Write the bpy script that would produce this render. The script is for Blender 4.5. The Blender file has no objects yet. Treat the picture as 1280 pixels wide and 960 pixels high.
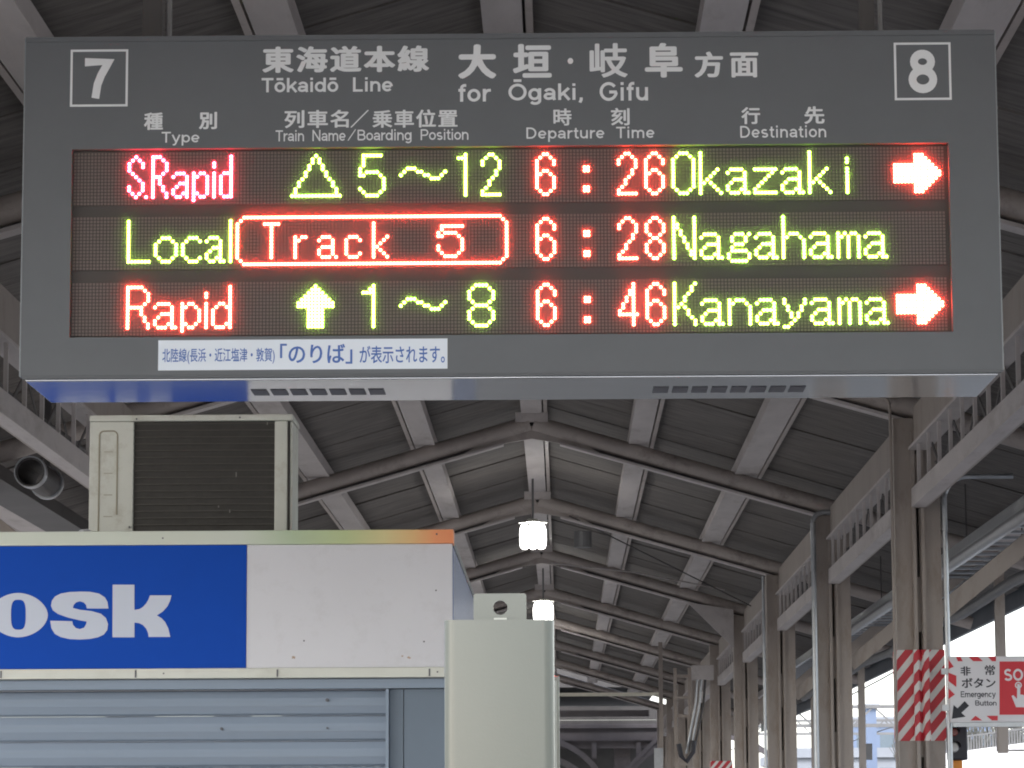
import bpy, bmesh, math, random
from mathutils import Vector, Matrix
random.seed(7)
R = math.radians
scn = bpy.context.scene
col = scn.collection

# ------------------------------------------------------------------ camera
CZ = 1.6                      # eye height
FPX = 4000.0                  # focal length in pixels of the 1280 px wide photograph
PITCH = math.atan(555 / FPX); YAW = R(.86); ROLL = R(.25)
fwd = Vector((-math.sin(YAW) * math.cos(PITCH), math.cos(YAW) * math.cos(PITCH), math.sin(PITCH)))
rgt = fwd.cross(Vector((0, 0, 1))).normalized(); upv = rgt.cross(fwd)
rgt, upv = rgt * math.cos(ROLL) - upv * math.sin(ROLL), upv * math.cos(ROLL) + rgt * math.sin(ROLL)
cam_d = bpy.data.cameras.new('camera'); cam = bpy.data.objects.new('camera', cam_d); col.objects.link(cam)
m3 = Matrix((rgt, upv, -fwd)).transposed()
cam.matrix_world = Matrix.Translation((0, 0, CZ)) @ m3.to_4x4()
cam_d.sensor_width = 36; cam_d.lens = FPX / 1280 * 36; cam_d.clip_start = .1; cam_d.clip_end = 5000
scn.camera = cam

# ------------------------------------------------------------------ world, sun, exposure
SUN_EL, SUN_AZ = R(34), R(215)
w = bpy.data.worlds.new('World'); scn.world = w; w.use_nodes = True
nt = w.node_tree; nt.nodes.clear()
sky = nt.nodes.new('ShaderNodeTexSky'); sky.sky_type = 'NISHITA'; sky.sun_disc = False
sky.sun_elevation = SUN_EL; sky.sun_rotation = SUN_AZ; sky.dust_density = 1.5; sky.air_density = 1.0
hs = nt.nodes.new('ShaderNodeHueSaturation'); hs.inputs['Saturation'].default_value = .45
bg = nt.nodes.new('ShaderNodeBackground'); bg.inputs[1].default_value = .14
wo = nt.nodes.new('ShaderNodeOutputWorld')
nt.links.new(sky.outputs[0], hs.inputs['Color']); nt.links.new(hs.outputs[0], bg.inputs[0]); nt.links.new(bg.outputs[0], wo.inputs[0])
sl = bpy.data.lights.new('sun', 'SUN'); sl.energy = .8; sl.angle = R(14); sl.color = (1, .98, .95)
so = bpy.data.objects.new('sun', sl); col.objects.link(so)
sd = Vector((math.sin(SUN_AZ) * math.cos(SUN_EL), math.cos(SUN_AZ) * math.cos(SUN_EL), math.sin(SUN_EL)))
so.rotation_euler = sd.to_track_quat('Z', 'Y').to_euler(); so.location = (0, 0, 60)
scn.view_settings.view_transform = 'Standard'; scn.view_settings.look = 'None'
scn.view_settings.exposure = 1.78; scn.view_settings.gamma = 1
scn.cycles.filter_width = 1.9; scn.cycles.max_bounces = 8; scn.cycles.diffuse_bounces = 5

# ------------------------------------------------------------------ helpers
def W(px, py, Y):
    """point of the plane y = Y seen at a pixel of the photograph (for reading sizes off it)"""
    d = fwd * FPX + rgt * (px - 640) - upv * (py - 480)
    t = Y / d.y
    return d.x * t, d.z * t + CZ

def mat(name, base, rough=.6, metal=0., var=.15, scale=3., bump=.0, bscale=60., dirt=None, dirt_amt=.5, dirt_scale=4.,
        stretch=(1, 1, 1), spec=.5, coat=0.):
    m = bpy.data.materials.new(name); m.use_nodes = True
    n = m.node_tree; L = n.links; b = n.nodes['Principled BSDF']
    b.inputs['Roughness'].default_value = rough; b.inputs['Metallic'].default_value = metal
    b.inputs['Specular IOR Level'].default_value = spec; b.inputs['Coat Weight'].default_value = coat
    tc = n.nodes.new('ShaderNodeTexCoord'); mp = n.nodes.new('ShaderNodeMapping'); mp.inputs['Scale'].default_value = stretch
    L.new(tc.outputs['Object'], mp.inputs[0])
    nz = n.nodes.new('ShaderNodeTexNoise'); nz.inputs['Scale'].default_value = scale; nz.inputs['Detail'].default_value = 6
    nz.inputs['Roughness'].default_value = .65
    L.new(mp.outputs[0], nz.inputs['Vector'])
    mr = n.nodes.new('ShaderNodeMapRange'); mr.inputs[1].default_value = .25; mr.inputs[2].default_value = .75
    mr.inputs[3].default_value = 1 - var; mr.inputs[4].default_value = 1 + var
    L.new(nz.outputs[0], mr.inputs[0])
    mx = n.nodes.new('ShaderNodeVectorMath'); mx.operation = 'SCALE'; mx.inputs[0].default_value = base
    L.new(mr.outputs[0], mx.inputs['Scale'])
    out = mx.outputs[0]
    if dirt:
        n2 = n.nodes.new('ShaderNodeTexNoise'); n2.inputs['Scale'].default_value = dirt_scale; n2.inputs['Detail'].default_value = 9
        n2.inputs['Roughness'].default_value = .75
        L.new(mp.outputs[0], n2.inputs['Vector'])
        r2 = n.nodes.new('ShaderNodeMapRange'); r2.inputs[1].default_value = .52; r2.inputs[2].default_value = .72; r2.inputs[4].default_value = dirt_amt
        L.new(n2.outputs[0], r2.inputs[0])
        mm = n.nodes.new('ShaderNodeMix'); mm.data_type = 'RGBA'; mm.inputs[7].default_value = (*dirt, 1)
        L.new(r2.outputs[0], mm.inputs[0]); L.new(out, mm.inputs[6]); out = mm.outputs[2]
    L.new(out, b.inputs['Base Color'])
    if bump:
        n3 = n.nodes.new('ShaderNodeTexNoise'); n3.inputs['Scale'].default_value = bscale; n3.inputs['Detail'].default_value = 4
        L.new(mp.outputs[0], n3.inputs['Vector'])
        bp = n.nodes.new('ShaderNodeBump'); bp.inputs['Strength'].default_value = bump; bp.inputs['Distance'].default_value = .01
        L.new(n3.outputs[0], bp.inputs['Height']); L.new(bp.outputs[0], b.inputs['Normal'])
    return m

def emit(name, rgb, s):
    m = bpy.data.materials.new(name); m.use_nodes = True
    b = m.node_tree.nodes['Principled BSDF']
    b.inputs['Base Color'].default_value = (*[min(.8, c) for c in rgb], 1)
    b.inputs['Emission Color'].default_value = (*rgb, 1); b.inputs['Emission Strength'].default_value = s
    return m

class MB:
    def __init__(s): s.v = []; s.f = []
    def add(s, vs, fs):
        o = len(s.v); s.v += [tuple(p) for p in vs]; s.f += [tuple(i + o for i in f) for f in fs]; return s
    def box(s, x0, x1, y0, y1, z0, z1):
        return s.add([(x0,y0,z0),(x1,y0,z0),(x1,y1,z0),(x0,y1,z0),(x0,y0,z1),(x1,y0,z1),(x1,y1,z1),(x0,y1,z1)],
                     [(0,3,2,1),(4,5,6,7),(0,1,5,4),(1,2,6,5),(2,3,7,6),(3,0,4,7)])
    def prism(s, pts, axis, a, b):
        """polygon pts (2-D) extruded along axis from a to b"""
        n = len(pts)
        def P(p, t): return {'x': (t, p[0], p[1]), 'y': (p[0], t, p[1]), 'z': (p[0], p[1], t)}[axis]
        s.add([P(p, a) for p in pts] + [P(p, b) for p in pts],
              [tuple(range(n))[::-1], tuple(range(n, 2 * n))] + [(i, (i + 1) % n, (i + 1) % n + n, i + n) for i in range(n)])
        return s
    def bar(s, a, b, w_, h_, up=(0, 0, 1)):
        a, b = Vector(a), Vector(b); d = (b - a).normalized(); u = Vector(up)
        r = d.cross(u)
        if r.length < 1e-4: r = d.cross(Vector((1, 0, 0)))
        r.normalize(); u = r.cross(d)
        vs = [p + r * i * w_ / 2 + u * j * h_ / 2 for p in (a, b) for i, j in ((-1,-1),(1,-1),(1,1),(-1,1))]
        return s.add(vs, [(0,1,2,3)[::-1],(4,5,6,7),(0,1,5,4),(1,2,6,5),(2,3,7,6),(3,0,4,7)])
    def tube(s, pts, r, n=10, cap=True):
        pts = [Vector(p) for p in pts]; rings = []
        for i, p in enumerate(pts):
            d = (pts[min(i + 1, len(pts) - 1)] - pts[max(i - 1, 0)]).normalized()
            a = d.cross(Vector((0, 0, 1)))
            if a.length < .05: a = d.cross(Vector((0, 1, 0)))
            a.normalize(); b = d.cross(a)
            rr = r[i] if isinstance(r, (list, tuple)) else r
            rings.append([p + (a * math.cos(t) + b * math.sin(t)) * rr for t in [2 * math.pi * k / n for k in range(n)]])
        vs = [q for g in rings for q in g]
        fs = [(i * n + k, i * n + (k + 1) % n, (i + 1) * n + (k + 1) % n, (i + 1) * n + k) for i in range(len(pts) - 1) for k in range(n)]
        if cap: fs += [tuple(range(n))[::-1], tuple(range(len(vs) - n, len(vs)))]
        return s.add(vs, fs)
    def build(s, name, m, parent=None, bevel=0., smooth=False, org=None):
        me = bpy.data.meshes.new(name)
        me.from_pydata(s.v, [], s.f)
        bm = bmesh.new(); bm.from_mesh(me)
        bmesh.ops.recalc_face_normals(bm, faces=bm.faces)
        if bevel:
            es = [e for e in bm.edges if len(e.link_faces) == 2 and e.calc_face_angle(0) > .6]
            bmesh.ops.bevel(bm, geom=es, offset=bevel, segments=2, affect='EDGES', profile=.6)
        bm.to_mesh(me); bm.free()
        if smooth:
            for p in me.polygons: p.use_smooth = True
            me.set_sharp_from_angle(angle=R(40))
        if m: me.materials.append(m)
        o = bpy.data.objects.new(name, me); col.objects.link(o)
        if parent:
            o.parent = parent
            if parent.get('abs'): o.location = [-c for c in parent['wl']]
        return o

def tag(o, label=None, cat=None, group=None, kind=None):
    if label: o['label'] = label
    if cat: o['category'] = cat
    if group: o['group'] = group
    if kind: o['kind'] = kind
    return o

def thing(name, label, cat, loc=(0, 0, 0), group=None, absolute=True):
    """Empty at the thing's base; with absolute=True its parts are written in world metres"""
    o = bpy.data.objects.new(name, None); col.objects.link(o); o.location = loc; o.empty_display_size = .2
    if absolute: o['abs'] = 1; o['wl'] = list(loc)
    return tag(o, label, cat, group)

def copy_tree(o, parent=None):
    c = o.copy(); col.objects.link(c); c.parent = parent
    for ch in list(o.children): copy_tree(ch, c)
    return c

def struct(name, mb, m, **k): o = mb.build(name, m, **k); o['kind'] = 'structure'; return o

def part_label(o, t): o['label'] = t; return o

# a plain grotesque drawn with strokes: every glyph is (advance, [centre lines])
def EL(cx, cy, rx, ry, a0, a1, n=14):
    return [(cx + rx * math.cos(R(a0 + (a1 - a0) * k / n)), cy + ry * math.sin(R(a0 + (a1 - a0) * k / n))) for k in range(n + 1)]
GF = {
 'o': (.50, [EL(.25, .26, .185, .205, 0, 360, 22)]), 'e': (.50, [EL(.25, .26, .185, .205, 0, 318, 20), [(.08, .25), (.42, .25)]]),
 'c': (.48, [EL(.25, .26, .185, .205, 45, 315, 18)]),
 'a': (.49, [EL(.24, .33, .165, .14, 160, 0, 10) + [(.405, .08), (.43, .0)], [(.40, .27), (.30, .26)] + EL(.20, .165, .13, .105, 100, 300, 10) + [(.33, .09), (.40, .17)]]),
 'd': (.53, [EL(.24, .26, .18, .205, 0, 360, 22), [(.44, 0), (.44, .72)]]), 'b': (.53, [EL(.29, .26, .18, .205, 0, 360, 22), [(.09, 0), (.09, .72)]]),
 'p': (.53, [EL(.29, .26, .18, .205, 0, 360, 22), [(.09, -.2), (.09, .52)]]),
 'g': (.53, [EL(.24, .26, .18, .205, 0, 360, 22), [(.44, .52), (.44, -.02)] + EL(.265, -.02, .175, .13, 0, -150, 8)]),
 'y': (.48, [[(.04, .52), (.245, .04)], [(.45, .52), (.245, .0), (.21, -.09), (.16, -.14), (.06, -.145)]]),
 'k': (.48, [[(.09, 0), (.09, .72)], [(.44, .52), (.12, .20)], [(.22, .31), (.46, 0)]]),
 'i': (.22, [[(.11, 0), (.11, .52)], [(.11, .61), (.11, .72)]]), 'l': (.22, [[(.11, 0), (.11, .72)]]),
 'r': (.33, [[(.09, 0), (.09, .52)], [(.09, .27)] + EL(.27, .28, .17, .18, 170, 95, 6) + [(.33, .465)]]),
 'n': (.52, [[(.09, 0), (.09, .52)], [(.09, .28)] + EL(.265, .30, .165, .165, 165, 0, 10) + [(.43, 0)]]),
 'u': (.52, [[(.43, .52), (.43, 0)], [(.09, .52)] + EL(.255, .22, .165, .165, 180, 345, 10) + [(.43, .25)]]),
 'm': (.80, [[(.09, 0), (.09, .52)], [(.09, .30)] + EL(.245, .33, .145, .135, 165, 0, 9) + [(.39, 0)], [(.39, .30)] + EL(.55, .33, .15, .135, 165, 0, 9) + [(.70, 0)]]),
 'f': (.30, [[(.14, 0)] + EL(.255, .56, .115, .11, 180, 100, 6) + [(.31, .67)], [(.02, .47), (.28, .47)]]),
 't': (.30, [[(.14, .66)] + EL(.245, .15, .105, .10, 180, 265, 6) + [(.30, .05)], [(.02, .47), (.28, .47)]]),
 's': (.46, [EL(.225, .365, .14, .105, 35, 230, 10) + [(.26, .245)] + EL(.235, .155, .15, .105, 60, -150, 10)]),
 ',': (.22, [[(.12, .10), (.12, 0), (.07, -.12)]]), '/': (.5, [[(.0, -.08), (.5, .76)]]), ' ': (.26, []),
 'T': (.55, [[(.01, .665), (.54, .665)], [(.275, 0), (.275, .66)]]), 'L': (.50, [[(.10, .72), (.10, .055), (.48, .055)]]),
 'N': (.68, [[(.10, 0), (.10, .72)], [(.58, 0), (.58, .72)], [(.11, .68), (.57, .04)]]),
 'B': (.62, [[(.10, .055), (.10, .665), (.32, .665)] + EL(.34, .52, .17, .145, 80, -80, 9) + [(.12, .375)], [(.32, .375)] + EL(.36, .215, .19, .16, 80, -80, 9) + [(.10, .055)]]),
 'P': (.60, [[(.10, 0), (.10, .665), (.32, .665)] + EL(.34, .49, .19, .175, 80, -80, 9) + [(.12, .315)]]),
 'D': (.66, [[(.10, .055), (.10, .665), (.28, .665)] + EL(.28, .36, .29, .305, 80, -80, 12) + [(.07, .055)]]),
 'O': (.72, [EL(.36, .36, .29, .31, 0, 360, 28)]),
 'G': (.72, [EL(.36, .36, .29, .31, 38, 345, 22) + [(.62, .34), (.38, .34)]]), 'E': (.58, [[(.54, .665), (.10, .665), (.10, .055), (.55, .055)], [(.10, .37), (.50, .37)]]),
 'S': (.60, [EL(.30, .52, .20, .15, 30, 235, 12) + [(.33, .37)] + EL(.30, .20, .225, .155, 60, -155, 12)]),
 '7': (.56, [[(.03, .65), (.50, .65)] + [(.44, .57), (.35, .42), (.28, .25), (.24, .0)]]), '8': (.58, [EL(.29, .53, .165, .135, 0, 360, 22), EL(.29, .215, .20, .165, 0, 360, 24)]),
}
def stroke_mesh(s, wd, space):
    """front faces of a line of stroke lettering; returns verts (x, z, layer) and faces"""
    V, F = [], []; x = 0; layer = 0
    for chv in s:
        ch, mac = {'ō': ('o', .66), 'Ō': ('O', .86)}.get(chv, (chv, None))
        adv, lines = GF[ch]
        if mac: lines = lines + [[(adv / 2 - .15, mac), (adv / 2 + .15, mac)]]
        for ln in lines:
            layer += 1; P_ = [Vector((p[0] + x, p[1])) for p in ln]; closed = (P_[0] - P_[-1]).length < 1e-4
            if closed: P_ = P_[:-1]
            n_ = len(P_); o = len(V)
            for i_ in range(n_):
                a = P_[i_ - 1] if (i_ or closed) else P_[0]; c = P_[(i_ + 1) % n_] if (i_ < n_ - 1 or closed) else P_[-1]
                d1 = (P_[i_] - a); d2 = (c - P_[i_])
                if d1.length < 1e-6: d1 = d2
                if d2.length < 1e-6: d2 = d1
                d1 = d1.normalized(); d2 = d2.normalized(); t_ = (d1 + d2).normalized(); nn = Vector((-t_.y, t_.x))
                k_ = min(1.5, 1 / max(.35, nn.dot(Vector((-d1.y, d1.x)))))
                for sg_ in (1, -1):
                    q_ = P_[i_] + nn * sg_ * wd / 2 * k_; V.append((q_.x, q_.y, layer))
            for i_ in range(n_ if closed else n_ - 1):
                j_ = (i_ + 1) % n_; F.append((o + 2 * i_, o + 2 * i_ + 1, o + 2 * j_ + 1, o + 2 * j_))
        x += adv * 1.0 + space
    return V, F
def text_at(s, box, Y, m, parent, bold=0., thick=.0012, space=1., name='lettering'):
    """lettering whose ink fills the pixel box (u0, v0, u1, v1) of the plane y = Y"""
    uc, vc = (box[0] + box[2]) / 2, (box[1] + box[3]) / 2
    X0 = W(box[0], vc, Y)[0]; X1 = W(box[2], vc, Y)[0]; Z1 = W(uc, box[1], Y)[1]; Z0 = W(uc, box[3], Y)[1]
    if all(c in GF or c in 'ōŌ' for c in s):
        V, F = stroke_mesh(s, bold or .105, (space - 1))
        x0, x1 = min(v[0] for v in V), max(v[0] for v in V); y0, y1 = min(v[1] for v in V), max(v[1] for v in V)
        vs = [(X0 + (v[0] - x0) / (x1 - x0) * (X1 - X0), Y - thick * (.5 + .5 * ((v[2] * 7) % 5) / 5), Z0 + (v[1] - y0) / (y1 - y0) * (Z1 - Z0)) for v in V]
        me = bpy.data.meshes.new(name); me.from_pydata(vs, [], F)
    else:
        cu = bpy.data.curves.new(name, 'FONT'); cu.body = s; cu.size = 1; cu.space_character = space; cu.resolution_u = 4
        t = bpy.data.objects.new(name, cu); col.objects.link(t)
        dg = bpy.context.evaluated_depsgraph_get(); dg.update()
        me = bpy.data.meshes.new_from_object(t.evaluated_get(dg))
        bpy.data.objects.remove(t)
        xs = [v.co.x for v in me.vertices]; ys = [v.co.y for v in me.vertices]
        hb = bold * .5
        x0, x1, y0, y1 = min(xs) - hb, max(xs) + hb, min(ys) - hb * .7, max(ys) + hb * .7
        base = [v.co.copy() for v in me.vertices]; fs = [tuple(p.vertices) for p in me.polygons]; vs, F = [], []
        shifts = [(0, 0)] if not bold else [(0, 0), (-1, 0), (1, 0), (0, .7), (0, -.7), (-.7, .5), (.7, .5), (-.7, -.5), (.7, -.5)]
        for k_, (a_, b_) in enumerate(shifts):
            o = len(vs)
            vs += [(X0 + (v.x + a_ * hb - x0) / (x1 - x0) * (X1 - X0), Y - thick * (.5 + .5 * k_ / 9), Z0 + (v.y + b_ * hb - y0) / (y1 - y0) * (Z1 - Z0)) for v in base]
            F += [tuple(i_ + o for i_ in f_) for f_ in fs]
        me = bpy.data.meshes.new(name); me.from_pydata(vs, [], F)
    bm = bmesh.new(); bm.from_mesh(me)
    g = bmesh.ops.extrude_face_region(bm, geom=list(bm.faces))
    for e in g['geom']:
        if isinstance(e, bmesh.types.BMVert): e.co.y += thick * .5
    bmesh.ops.recalc_face_normals(bm, faces=bm.faces)
    bm.to_mesh(me); bm.free(); me.materials.append(m)
    o = bpy.data.objects.new(name, me); col.objects.link(o)
    if parent:
        o.parent = parent
        if parent.get('abs'): o.location = [-c for c in parent['wl']]
    return o

def sub(o):
    """let a part carry sub-parts written in world metres"""
    o['abs'] = 1; o['wl'] = [0, 0, 0]; return o

def poly_mesh(outline, holes, tf, y0, thick, m, name, parent):
    """flat filled outline with holes, standing in the plane y = y0"""
    cu = bpy.data.curves.new(name, 'CURVE'); cu.dimensions = '2D'; cu.fill_mode = 'BOTH'
    for ring in [outline] + holes:
        sp = cu.splines.new('POLY'); sp.points.add(len(ring) - 1); sp.use_cyclic_u = True
        for p, q in zip(sp.points, ring): p.co = (q[0] * .01, -q[1] * .01, 0, 1)
    t = bpy.data.objects.new(name, cu); col.objects.link(t)
    dg = bpy.context.evaluated_depsgraph_get(); dg.update()
    me = bpy.data.meshes.new_from_object(t.evaluated_get(dg)); bpy.data.objects.remove(t)
    bm = bmesh.new(); bm.from_mesh(me)
    bmesh.ops.remove_doubles(bm, verts=bm.verts, dist=1e-5)
    for v in bm.verts:
        X, Z = tf(v.co.x * 100, -v.co.y * 100); v.co = Vector((X, y0, Z))
    g = bmesh.ops.extrude_face_region(bm, geom=list(bm.faces))
    for e in g['geom']:
        if isinstance(e, bmesh.types.BMVert): e.co.y -= thick
    bmesh.ops.recalc_face_normals(bm, faces=bm.faces)
    bm.to_mesh(me); bm.free(); me.materials.clear(); me.materials.append(m)
    o = bpy.data.objects.new(name, me); col.objects.link(o)
    if parent:
        o.parent = parent
        if parent.get('abs'): o.location = [-c for c in parent['wl']]
    return o

# ------------------------------------------------------------------ materials
M = {}
M['steel'] = mat('beige_painted_steel', (.35, .305, .275), .62, var=.12, scale=2.5, bump=.25, bscale=30, dirt=(.16, .11, .075), dirt_amt=.55, dirt_scale=5, stretch=(1, 1, .35))
M['purlin'] = mat('pale_painted_timber', (.52, .48, .47), .7, var=.12, scale=4, bump=.2, dirt=(.2, .16, .13), dirt_amt=.5, dirt_scale=3, stretch=(1, .3, 1))
M['rafter'] = mat('brown_painted_steel', (.43, .38, .355), .55, var=.18, scale=2, bump=.2, dirt=(.1, .075, .06), dirt_amt=.6)
M['board'] = mat('weathered_roof_board', (.135, .122, .113), .85, var=.5, scale=5, bump=.6, bscale=18, dirt=(.045, .04, .037), dirt_amt=.8, dirt_scale=3, stretch=(.35, 3.2, 1))
M['sign'] = mat('dark_grey_sign_paint', (.098, .106, .117), .5, var=.05, scale=8, bump=.05, bscale=300)
M['sign_edge'] = mat('sign_edge_metal', (.2, .215, .23), .35, metal=.3, var=.05)
M['under'] = mat('brushed_sign_underside', (.36, .365, .385), .09, metal=.8, var=.06, scale=10, bump=.02, bscale=8, spec=.6)
M['slot'] = mat('dark_vent_slot', (.10, .10, .115), .6)
M['white'] = mat('white_print', (.68, .70, .72), .5, var=.04)
M['led_back'] = mat('led_louvre_board', (.045, .036, .034), .7, var=.15)
M['led_gap'] = mat('led_divider', (.05, .043, .04), .6, var=.05)
M['led_off'] = mat('unlit_led_lens', (.135, .105, .095), .55, var=.2, scale=400)
M['notice'] = mat('white_notice_film', (.68, .74, .82), .45, var=.02)
M['blue_ink'] = mat('blue_ink', (.05, .13, .42), .5, var=.03)
M['kiosk_white'] = mat('kiosk_white_panel', (.64, .64, .68), .5, var=.03, scale=2, bump=.06, bscale=200, dirt=(.42, .4, .4), dirt_amt=.3, dirt_scale=6)
M['kiosk_blue'] = mat('kiosk_blue_panel', (.004, .065, .42), .6, var=.03, scale=6, spec=.15)
M['letter'] = mat('kiosk_letter_white', (.56, .60, .70), .6, var=.02)
M['trim'] = mat('cream_trim', (.62, .63, .57), .45, var=.05, dirt=(.35, .33, .27), dirt_amt=.3)
M['shutter'] = mat('blue_grey_shutter', (.175, .22, .285), .38, metal=.25, var=.08, scale=1.2, stretch=(.2, 1, 6), dirt=(.17, .19, .21), dirt_amt=.4)
M['shutter_dark'] = mat('shutter_guide', (.13, .17, .22), .5, var=.06)
M['side'] = mat('kiosk_side_sheet', (.28, .33, .5), .25, metal=.3, var=.35, scale=9, stretch=(1, 1, .08))  # vertical streaks in the colour stand in for blue and white reflections
M['ac'] = mat('aged_cream_casing', (.64, .65, .60), .5, var=.06, scale=3, dirt=(.30, .25, .17), dirt_amt=.45, dirt_scale=7)
M['ac_dark'] = mat('ac_dark_plastic', (.06, .06, .055), .6)  # plain dark plastic of the rear case
M['coil'] = mat('condenser_fins', (.04, .037, .034), .55, metal=.2, var=.3, scale=30)
M['wire'] = mat('condenser_wire', (.075, .07, .06), .5)
M['wire2'] = mat('pale_lint', (.3, .29, .27), .8)
M['box'] = mat('grey_green_enamel', (.135, .148, .128), .28, var=.03, scale=3, bump=.03, bscale=150, coat=.5)
M['galv'] = mat('galvanised_conduit', (.42, .44, .47), .32, metal=.6, var=.12, scale=14)
M['dark'] = mat('dark_steel', (.07, .065, .065), .6, var=.2)
M['darkgrey'] = mat('grey_sheet_metal', (.17, .17, .175), .5, metal=.2, var=.2)
M['red'] = mat('red_print', (.62, .03, .045), .5, var=.04)
M['signwhite'] = mat('emergency_sign_white', (.74, .72, .74), .45, var=.03)
M['black'] = mat('black_print', (.02, .02, .03), .5)
M['orange'] = mat('orange_enamel', (.75, .26, .02), .45)
M['floor'] = mat('platform_concrete', (.36, .35, .34), .85, var=.15, scale=3, bump=.3)
M['ballast'] = mat('track_ballast', (.27, .25, .235), .9, var=.3, scale=20, bump=.8, bscale=25)
M['ground'] = mat('ground_soil', (.22, .215, .2), .9, var=.2, scale=.5)
M['concrete'] = mat('pale_concrete', (.26, .28, .32), .8, var=.12, scale=.6)
M['pale_blue'] = mat('pale_blue_cladding', (.16, .21, .32), .6, var=.08, scale=.5)
M['glass'] = mat('far_window_glass', (.12, .16, .2), .12, var=.1)
M['riveted'] = mat('riveted_girder_paint', (.10, .09, .097), .6, var=.2, scale=1.5, dirt=(.09, .07, .065), dirt_amt=.6, dirt_scale=2)
M['fascia'] = mat('blue_grey_eave_sheet', (.17, .19, .22), .5, metal=.2, var=.15)
M['rail'] = mat('rail_steel', (.2, .15, .12), .4, metal=.7)
M['hedge'] = mat('far_bush_leaves', (.10, .10, .09), .8, var=.4, scale=2)

# ------------------------------------------------------------------ ground, tracks
struct('ground', MB().add([(-1500,-1500,-1.3),(1500,-1500,-1.3),(1500,1500,-1.3),(-1500,1500,-1.3)], [(0,1,2,3)]), M['ground'])
struct('platform_floor', MB().box(-5.3, 5.0, -40, 140, -1.28, 0), M['floor'])
for s in (-1, 1):
    x0 = 5.0 if s > 0 else -5.3 - 8
    struct('track_bed', MB().box(x0 + .05, x0 + 7.95, -60, 220, -1.29, -1.05), M['ballast'])
    for k in (0, 1):
        xc = x0 + 2.0 + 3.9 * k
        t = thing('railway_track', 'steel railway track %s, %s of the two beside the platform' % (('right of the platform' if s > 0 else 'left of the platform'), ('nearer' if (k == 0) == (s > 0) else 'farther')), 'track', (xc, 0, -1.05))
        for d in (-.53, .53): MB().box(xc + d - .035, xc + d + .035, -60, 220, -.98, -.84).build('rail', M['rail'], t)
        sm = MB()
        for i in range(230): sm.box(xc - 1.0, xc + 1.0, -30 + i * .65, -30 + i * .65 + .2, -1.06, -.975)
        tag(sm.build('sleepers', M['concrete'], t), kind='stuff')

# ------------------------------------------------------------------ canopy roof
XR = -.26                       # ridge line
ZR = 5.40                       # underside of ridge purlin
SL = .292                       # slope
BAY = 7.0
RY = [22.3 + BAY * k for k in range(-3, 9)]      # frames, from 1.3 to 78.3
XE = 5.0                        # half width ridge to eave
def roofz(x, lift=0): return ZR - SL * abs(x - XR) + lift

roof = thing('canopy_roof', 'weathered board roof of the platform canopy above everything', 'roof', (XR, 36, 0))
boards = []
BW = 1.0
dummy_k = 0
for bi in range(len(RY) - 1):
    for s in (-1, 1):
        for j in range(7):
            y0 = RY[bi] + j * BW
            dz = (.10 + (.009 if j % 2 else 0) + random.uniform(-.004, .004))
            xe = XR + s * (XE + random.uniform(-.02, .02))
            a = (XR + s * .0, y0 + .006, ZR + dz); b_ = (xe, y0 + .006, ZR + dz - SL * XE)
            c_ = (xe, y0 + BW - .006 + (.03 if j % 2 else 0), ZR + dz - SL * XE); d_ = (XR, y0 + BW - .006 + (.03 if j % 2 else 0), ZR + dz)
            key = (s, j)
            vs = [a, b_, c_, d_] + [(p[0], p[1], p[2] + .025) for p in (a, b_, c_, d_)]
            MB().add(vs, [(0,1,2,3),(4,5,6,7),(0,1,5,4),(1,2,6,5),(2,3,7,6),(3,0,4,7)]).build('roof_board', M['board'], roof)
# waterproof sheet on top so that no light leaks between the boards
ys0, ys1 = RY[0], RY[-1]
top = MB()
for s in (-1, 1):
    top.add([(XR, ys0, ZR + .19), (XR, ys1, ZR + .19), (XR + s * (XE + .1), ys1, ZR + .19 - SL * (XE + .1)), (XR + s * (XE + .1), ys0, ZR + .19 - SL * (XE + .1)),
             (XR, ys0, ZR + .24), (XR, ys1, ZR + .24), (XR + s * (XE + .1), ys1, ZR + .24 - SL * (XE + .1)), (XR + s * (XE + .1), ys0, ZR + .24 - SL * (XE + .1))],
            [(0,1,2,3),(4,5,6,7),(0,1,5,4),(1,2,6,5),(2,3,7,6),(3,0,4,7)])
top.build('roof_sheet', M['darkgrey'], roof)
for s in (-1, 1):
    xe = XR + s * (XE + .1); ze = ZR - SL * (XE + .1)
    MB().box(min(xe, xe + s * .04), max(xe, xe + s * .04), ys0, ys1, ze - .02, ze + .30).build('eave_fascia', M['fascia'], roof)
    pr = [(xe + s * (.05 + .13 * k / 6), ze + .14 - .13 * math.sin(math.pi * k / 6)) for k in range(7)]
    pr2 = [(p[0], p[1] + .012) for p in pr][::-1]
    MB().prism(pr + pr2, 'y', ys0, ys1).build('gutter', M['fascia'], roof)
# purlins, one timber per bay
for k in range(-4, 5):
    off = k * .985 if abs(k) < 4 else math.copysign(4.26, k)
    wd = .19 if abs(k) < 2 else .22
    for bi in range(len(RY) - 1):
        x = XR + off; z = roofz(x)
        if abs(abs(off) - 2.955) < .01: continue     # the eaves girder carries this line
        MB().box(x - wd / 2, x + wd / 2, RY[bi] + .004, RY[bi + 1] - .004, z - .02, z + .085).build('purlin', M['purlin'], roof)
        s = 1 if off >= 0 else -1
        MB().box(x + s * (wd / 2 + .015), x + s * (wd / 2 + .05), RY[bi] + .004, RY[bi + 1] - .004, z + .0 - SL * .05, z + .075 - SL * .03).build('purlin_lath', M['rafter'], roof)

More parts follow.
